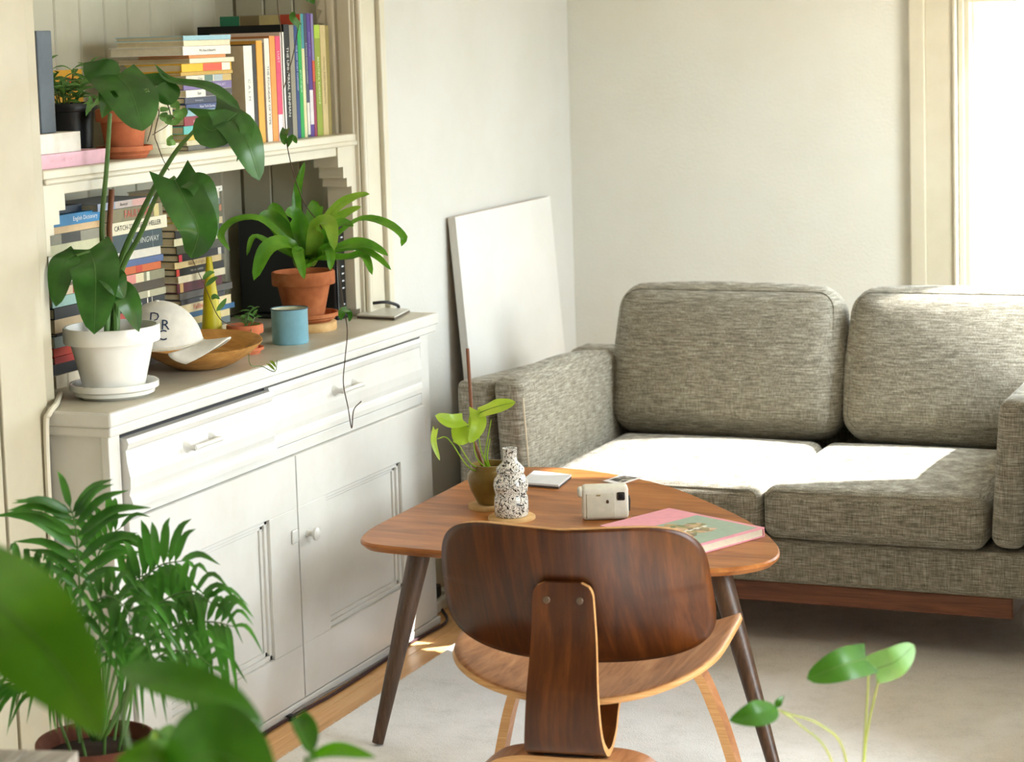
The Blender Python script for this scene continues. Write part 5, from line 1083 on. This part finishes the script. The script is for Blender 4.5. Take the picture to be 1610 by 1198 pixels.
for k in range(9):
    a = k*0.7; b0 = PB+V(.05*math.cos(a), .05*math.sin(a), 0)
    stem(pl_, [b0, b0+V(.02*math.cos(a), .02*math.sin(a), .08), b0+V(.04*math.cos(a*1.3), .03*math.sin(a), rp.uniform(.12, .2))], .003, .002)

# big leaved plant in the near foreground
fgp = Vector((-1.300, 2.094, 0.506))
fg = thing('potted_philodendron', (fgp.x, fgp.y, 0.0105), 'broad leaved plant close to the camera at the lower left', 'plant')
obj('pot', G().lathe((fgp.x, fgp.y, 0.0105), pot_prof(0.10, 0.14, 0.30, 0.05), 36), M['cream_gl'], fg, smooth=True, sharp=50)
obj('soil', G().lathe((fgp.x, fgp.y, 0.281), [(0.12, 0), (0, 0.012)], 24), M['soil'], fg, smooth=True)
gb0 = V(fgp.x, fgp.y, 0.285)
for pts, r_ in (([gb0, (-1.304, 1.850, 0.755), (-1.356, 1.749, 1.000), (-1.318, 1.725, 1.117)], .006), ([gb0, (-1.331, 2.053, 0.725), (-1.370, 2.055, 0.870), (-1.364, 2.064, 0.926)], .005), ([gb0, (-1.251, 2.030, 0.706), (-1.243, 2.015, 0.815), (-1.228, 2.007, 0.878)], .005), ([gb0, (-1.314, 2.267, 0.623), (-1.321, 2.382, 0.697), (-1.313, 2.391, 0.741)], .004), ([gb0, (-1.307, 2.269, 0.615), (-1.318, 2.362, 0.696), (-1.319, 2.388, 0.737)], .004), ([gb0, (-1.370, 2.139, 0.665), (-1.541, 2.393, 0.660), (-1.595, 2.483, 0.682)], .004)):
    stem(fg, pts, r_, r_*.7)
leaf(fg, [(-1.323, 1.725, 1.130), (-1.223, 1.667, 1.114), (-1.182, 1.678, 1.064), (-1.169, 1.718, 0.991)], .112, (0.35, -0.7, 0.62), M['leaf_big'], shape='cordate', fold=0.12, curl=0.2, lobe=.1, n=18, m=6)
leaf(fg, [(-1.376, 2.061, 0.942), (-1.294, 2.031, 0.945), (-1.226, 2.036, 0.929), (-1.192, 2.067, 0.890)], .046, (0.25, -0.7, 0.72), M['leaf_big2'], shape='oval', fold=0.2, n=16, m=4)
leaf(fg, [(-1.265, 1.967, 0.857), (-1.182, 1.942, 0.900), (-1.121, 1.963, 0.866)], .112, (0.35, -0.8, 0.5), M['leaf_big2'], shape='oval', fold=0.1, curl=0.3, n=16, m=5)
leaf(fg, [(-1.247, 1.998, 0.871), (-1.264, 1.948, 0.884), (-1.302, 1.932, 0.883)], .05, (0.3, -0.6, 0.75), M['leaf_big'], shape='oval', fold=0.15, n=12, m=4)
leaf(fg, [(-1.313, 2.391, 0.741), (-1.309, 2.375, 0.775), (-1.319, 2.373, 0.789), (-1.279, 2.341, 0.748)], .030, (0.6, -0.7, 0.4), M['leaf_big2'], shape='oval', fold=0.2, n=12, m=4)
leaf(fg, [(-1.317, 2.389, 0.737), (-1.265, 2.370, 0.757), (-1.210, 2.371, 0.753)], .024, (0.2, -0.6, 0.78), M['leaf_big'], shape='oval', fold=0.2, n=12, m=4)
leaf(fg, [(-1.595, 2.483, 0.682), (-1.580, 2.471, 0.710), (-1.573, 2.476, 0.729)], .030, VN, M['leaf_pale'], shape='oval', fold=0.2, n=10, m=4)
leaf(fg, [(-1.598, 2.482, 0.682), (-1.592, 2.465, 0.706), (-1.594, 2.467, 0.724)], .024, VN, M['leaf_pale'], shape='oval', fold=0.2, n=10, m=4)
leaf(fg, [(-1.386, 2.150, 0.808), (-1.382, 2.131, 0.822), (-1.379, 2.135, 0.844)], .014, VN, M['leaf_lime'], shape='lance', fold=0.2, n=8, m=3)

# slender heart leaved plant at the lower right
rgp = Vector((-0.870, 3.372, -0.090))
rg_ = thing('potted_pilea', (rgp.x, rgp.y, 0.0105), 'young plant with three heart shaped leaves on thin stalks before the rug', 'plant')
obj('pot', G().lathe((rgp.x, rgp.y, 0.0105), pot_prof(0.06, 0.085, 0.15, 0.035), 32), M['terra'], rg_, smooth=True, sharp=50)
obj('soil', G().lathe((rgp.x, rgp.y, 0.131), [(0.07, 0), (0, 0.01)], 20), M['soil'], rg_, smooth=True)
r0_ = V(rgp.x, rgp.y, 0.138)
for pts in ([r0_, (-0.866, 3.413, 0.223), (-0.852, 3.426, 0.459), (-0.845, 3.434, 0.581), (-0.846, 3.425, 0.604)], [r0_, (-0.861, 3.418, 0.244), (-0.855, 3.446, 0.452), (-0.841, 3.464, 0.545), (-0.834, 3.470, 0.574)], [r0_, (-0.862, 3.382, 0.311), (-0.862, 3.338, 0.481), (-0.888, 3.290, 0.541), (-0.929, 3.254, 0.566), (-0.944, 3.248, 0.573)], [r0_, (-0.862, 3.361, 0.319), (-0.878, 3.309, 0.483), (-0.918, 3.278, 0.542), (-0.941, 3.250, 0.571)]):
    stem(rg_, pts, .0024, .0015, M['stem_light'])
leaf(rg_, [(-0.846, 3.426, 0.614), (-0.872, 3.372, 0.617), (-0.925, 3.347, 0.596)], .072, (0.4, -0.72, 0.56), M['leaf_heart'], shape='heart', fold=0.12, curl=0.3, lobe=.12, n=16, m=6)
leaf(rg_, [(-0.842, 3.468, 0.585), (-0.807, 3.464, 0.602), (-0.783, 3.498, 0.623)], .066, (0.5, -0.8, 0.3), M['leaf_pale'], shape='heart', fold=0.12, curl=0.5, lobe=.10, n=16, m=6)
leaf(rg_, [(-0.946, 3.248, 0.576), (-0.964, 3.197, 0.580), (-1.004, 3.179, 0.571)], .044, (0.3, -0.75, 0.6), M['leaf_heart'], shape='oval', fold=0.2, curl=0.2, n=14, m=5)
leaf(rg_, [(-0.948, 3.247, 0.577), (-0.943, 3.251, 0.587), (-0.939, 3.264, 0.592)], .012, VN, M['leaf_heart'], shape='lance', n=8, m=2)
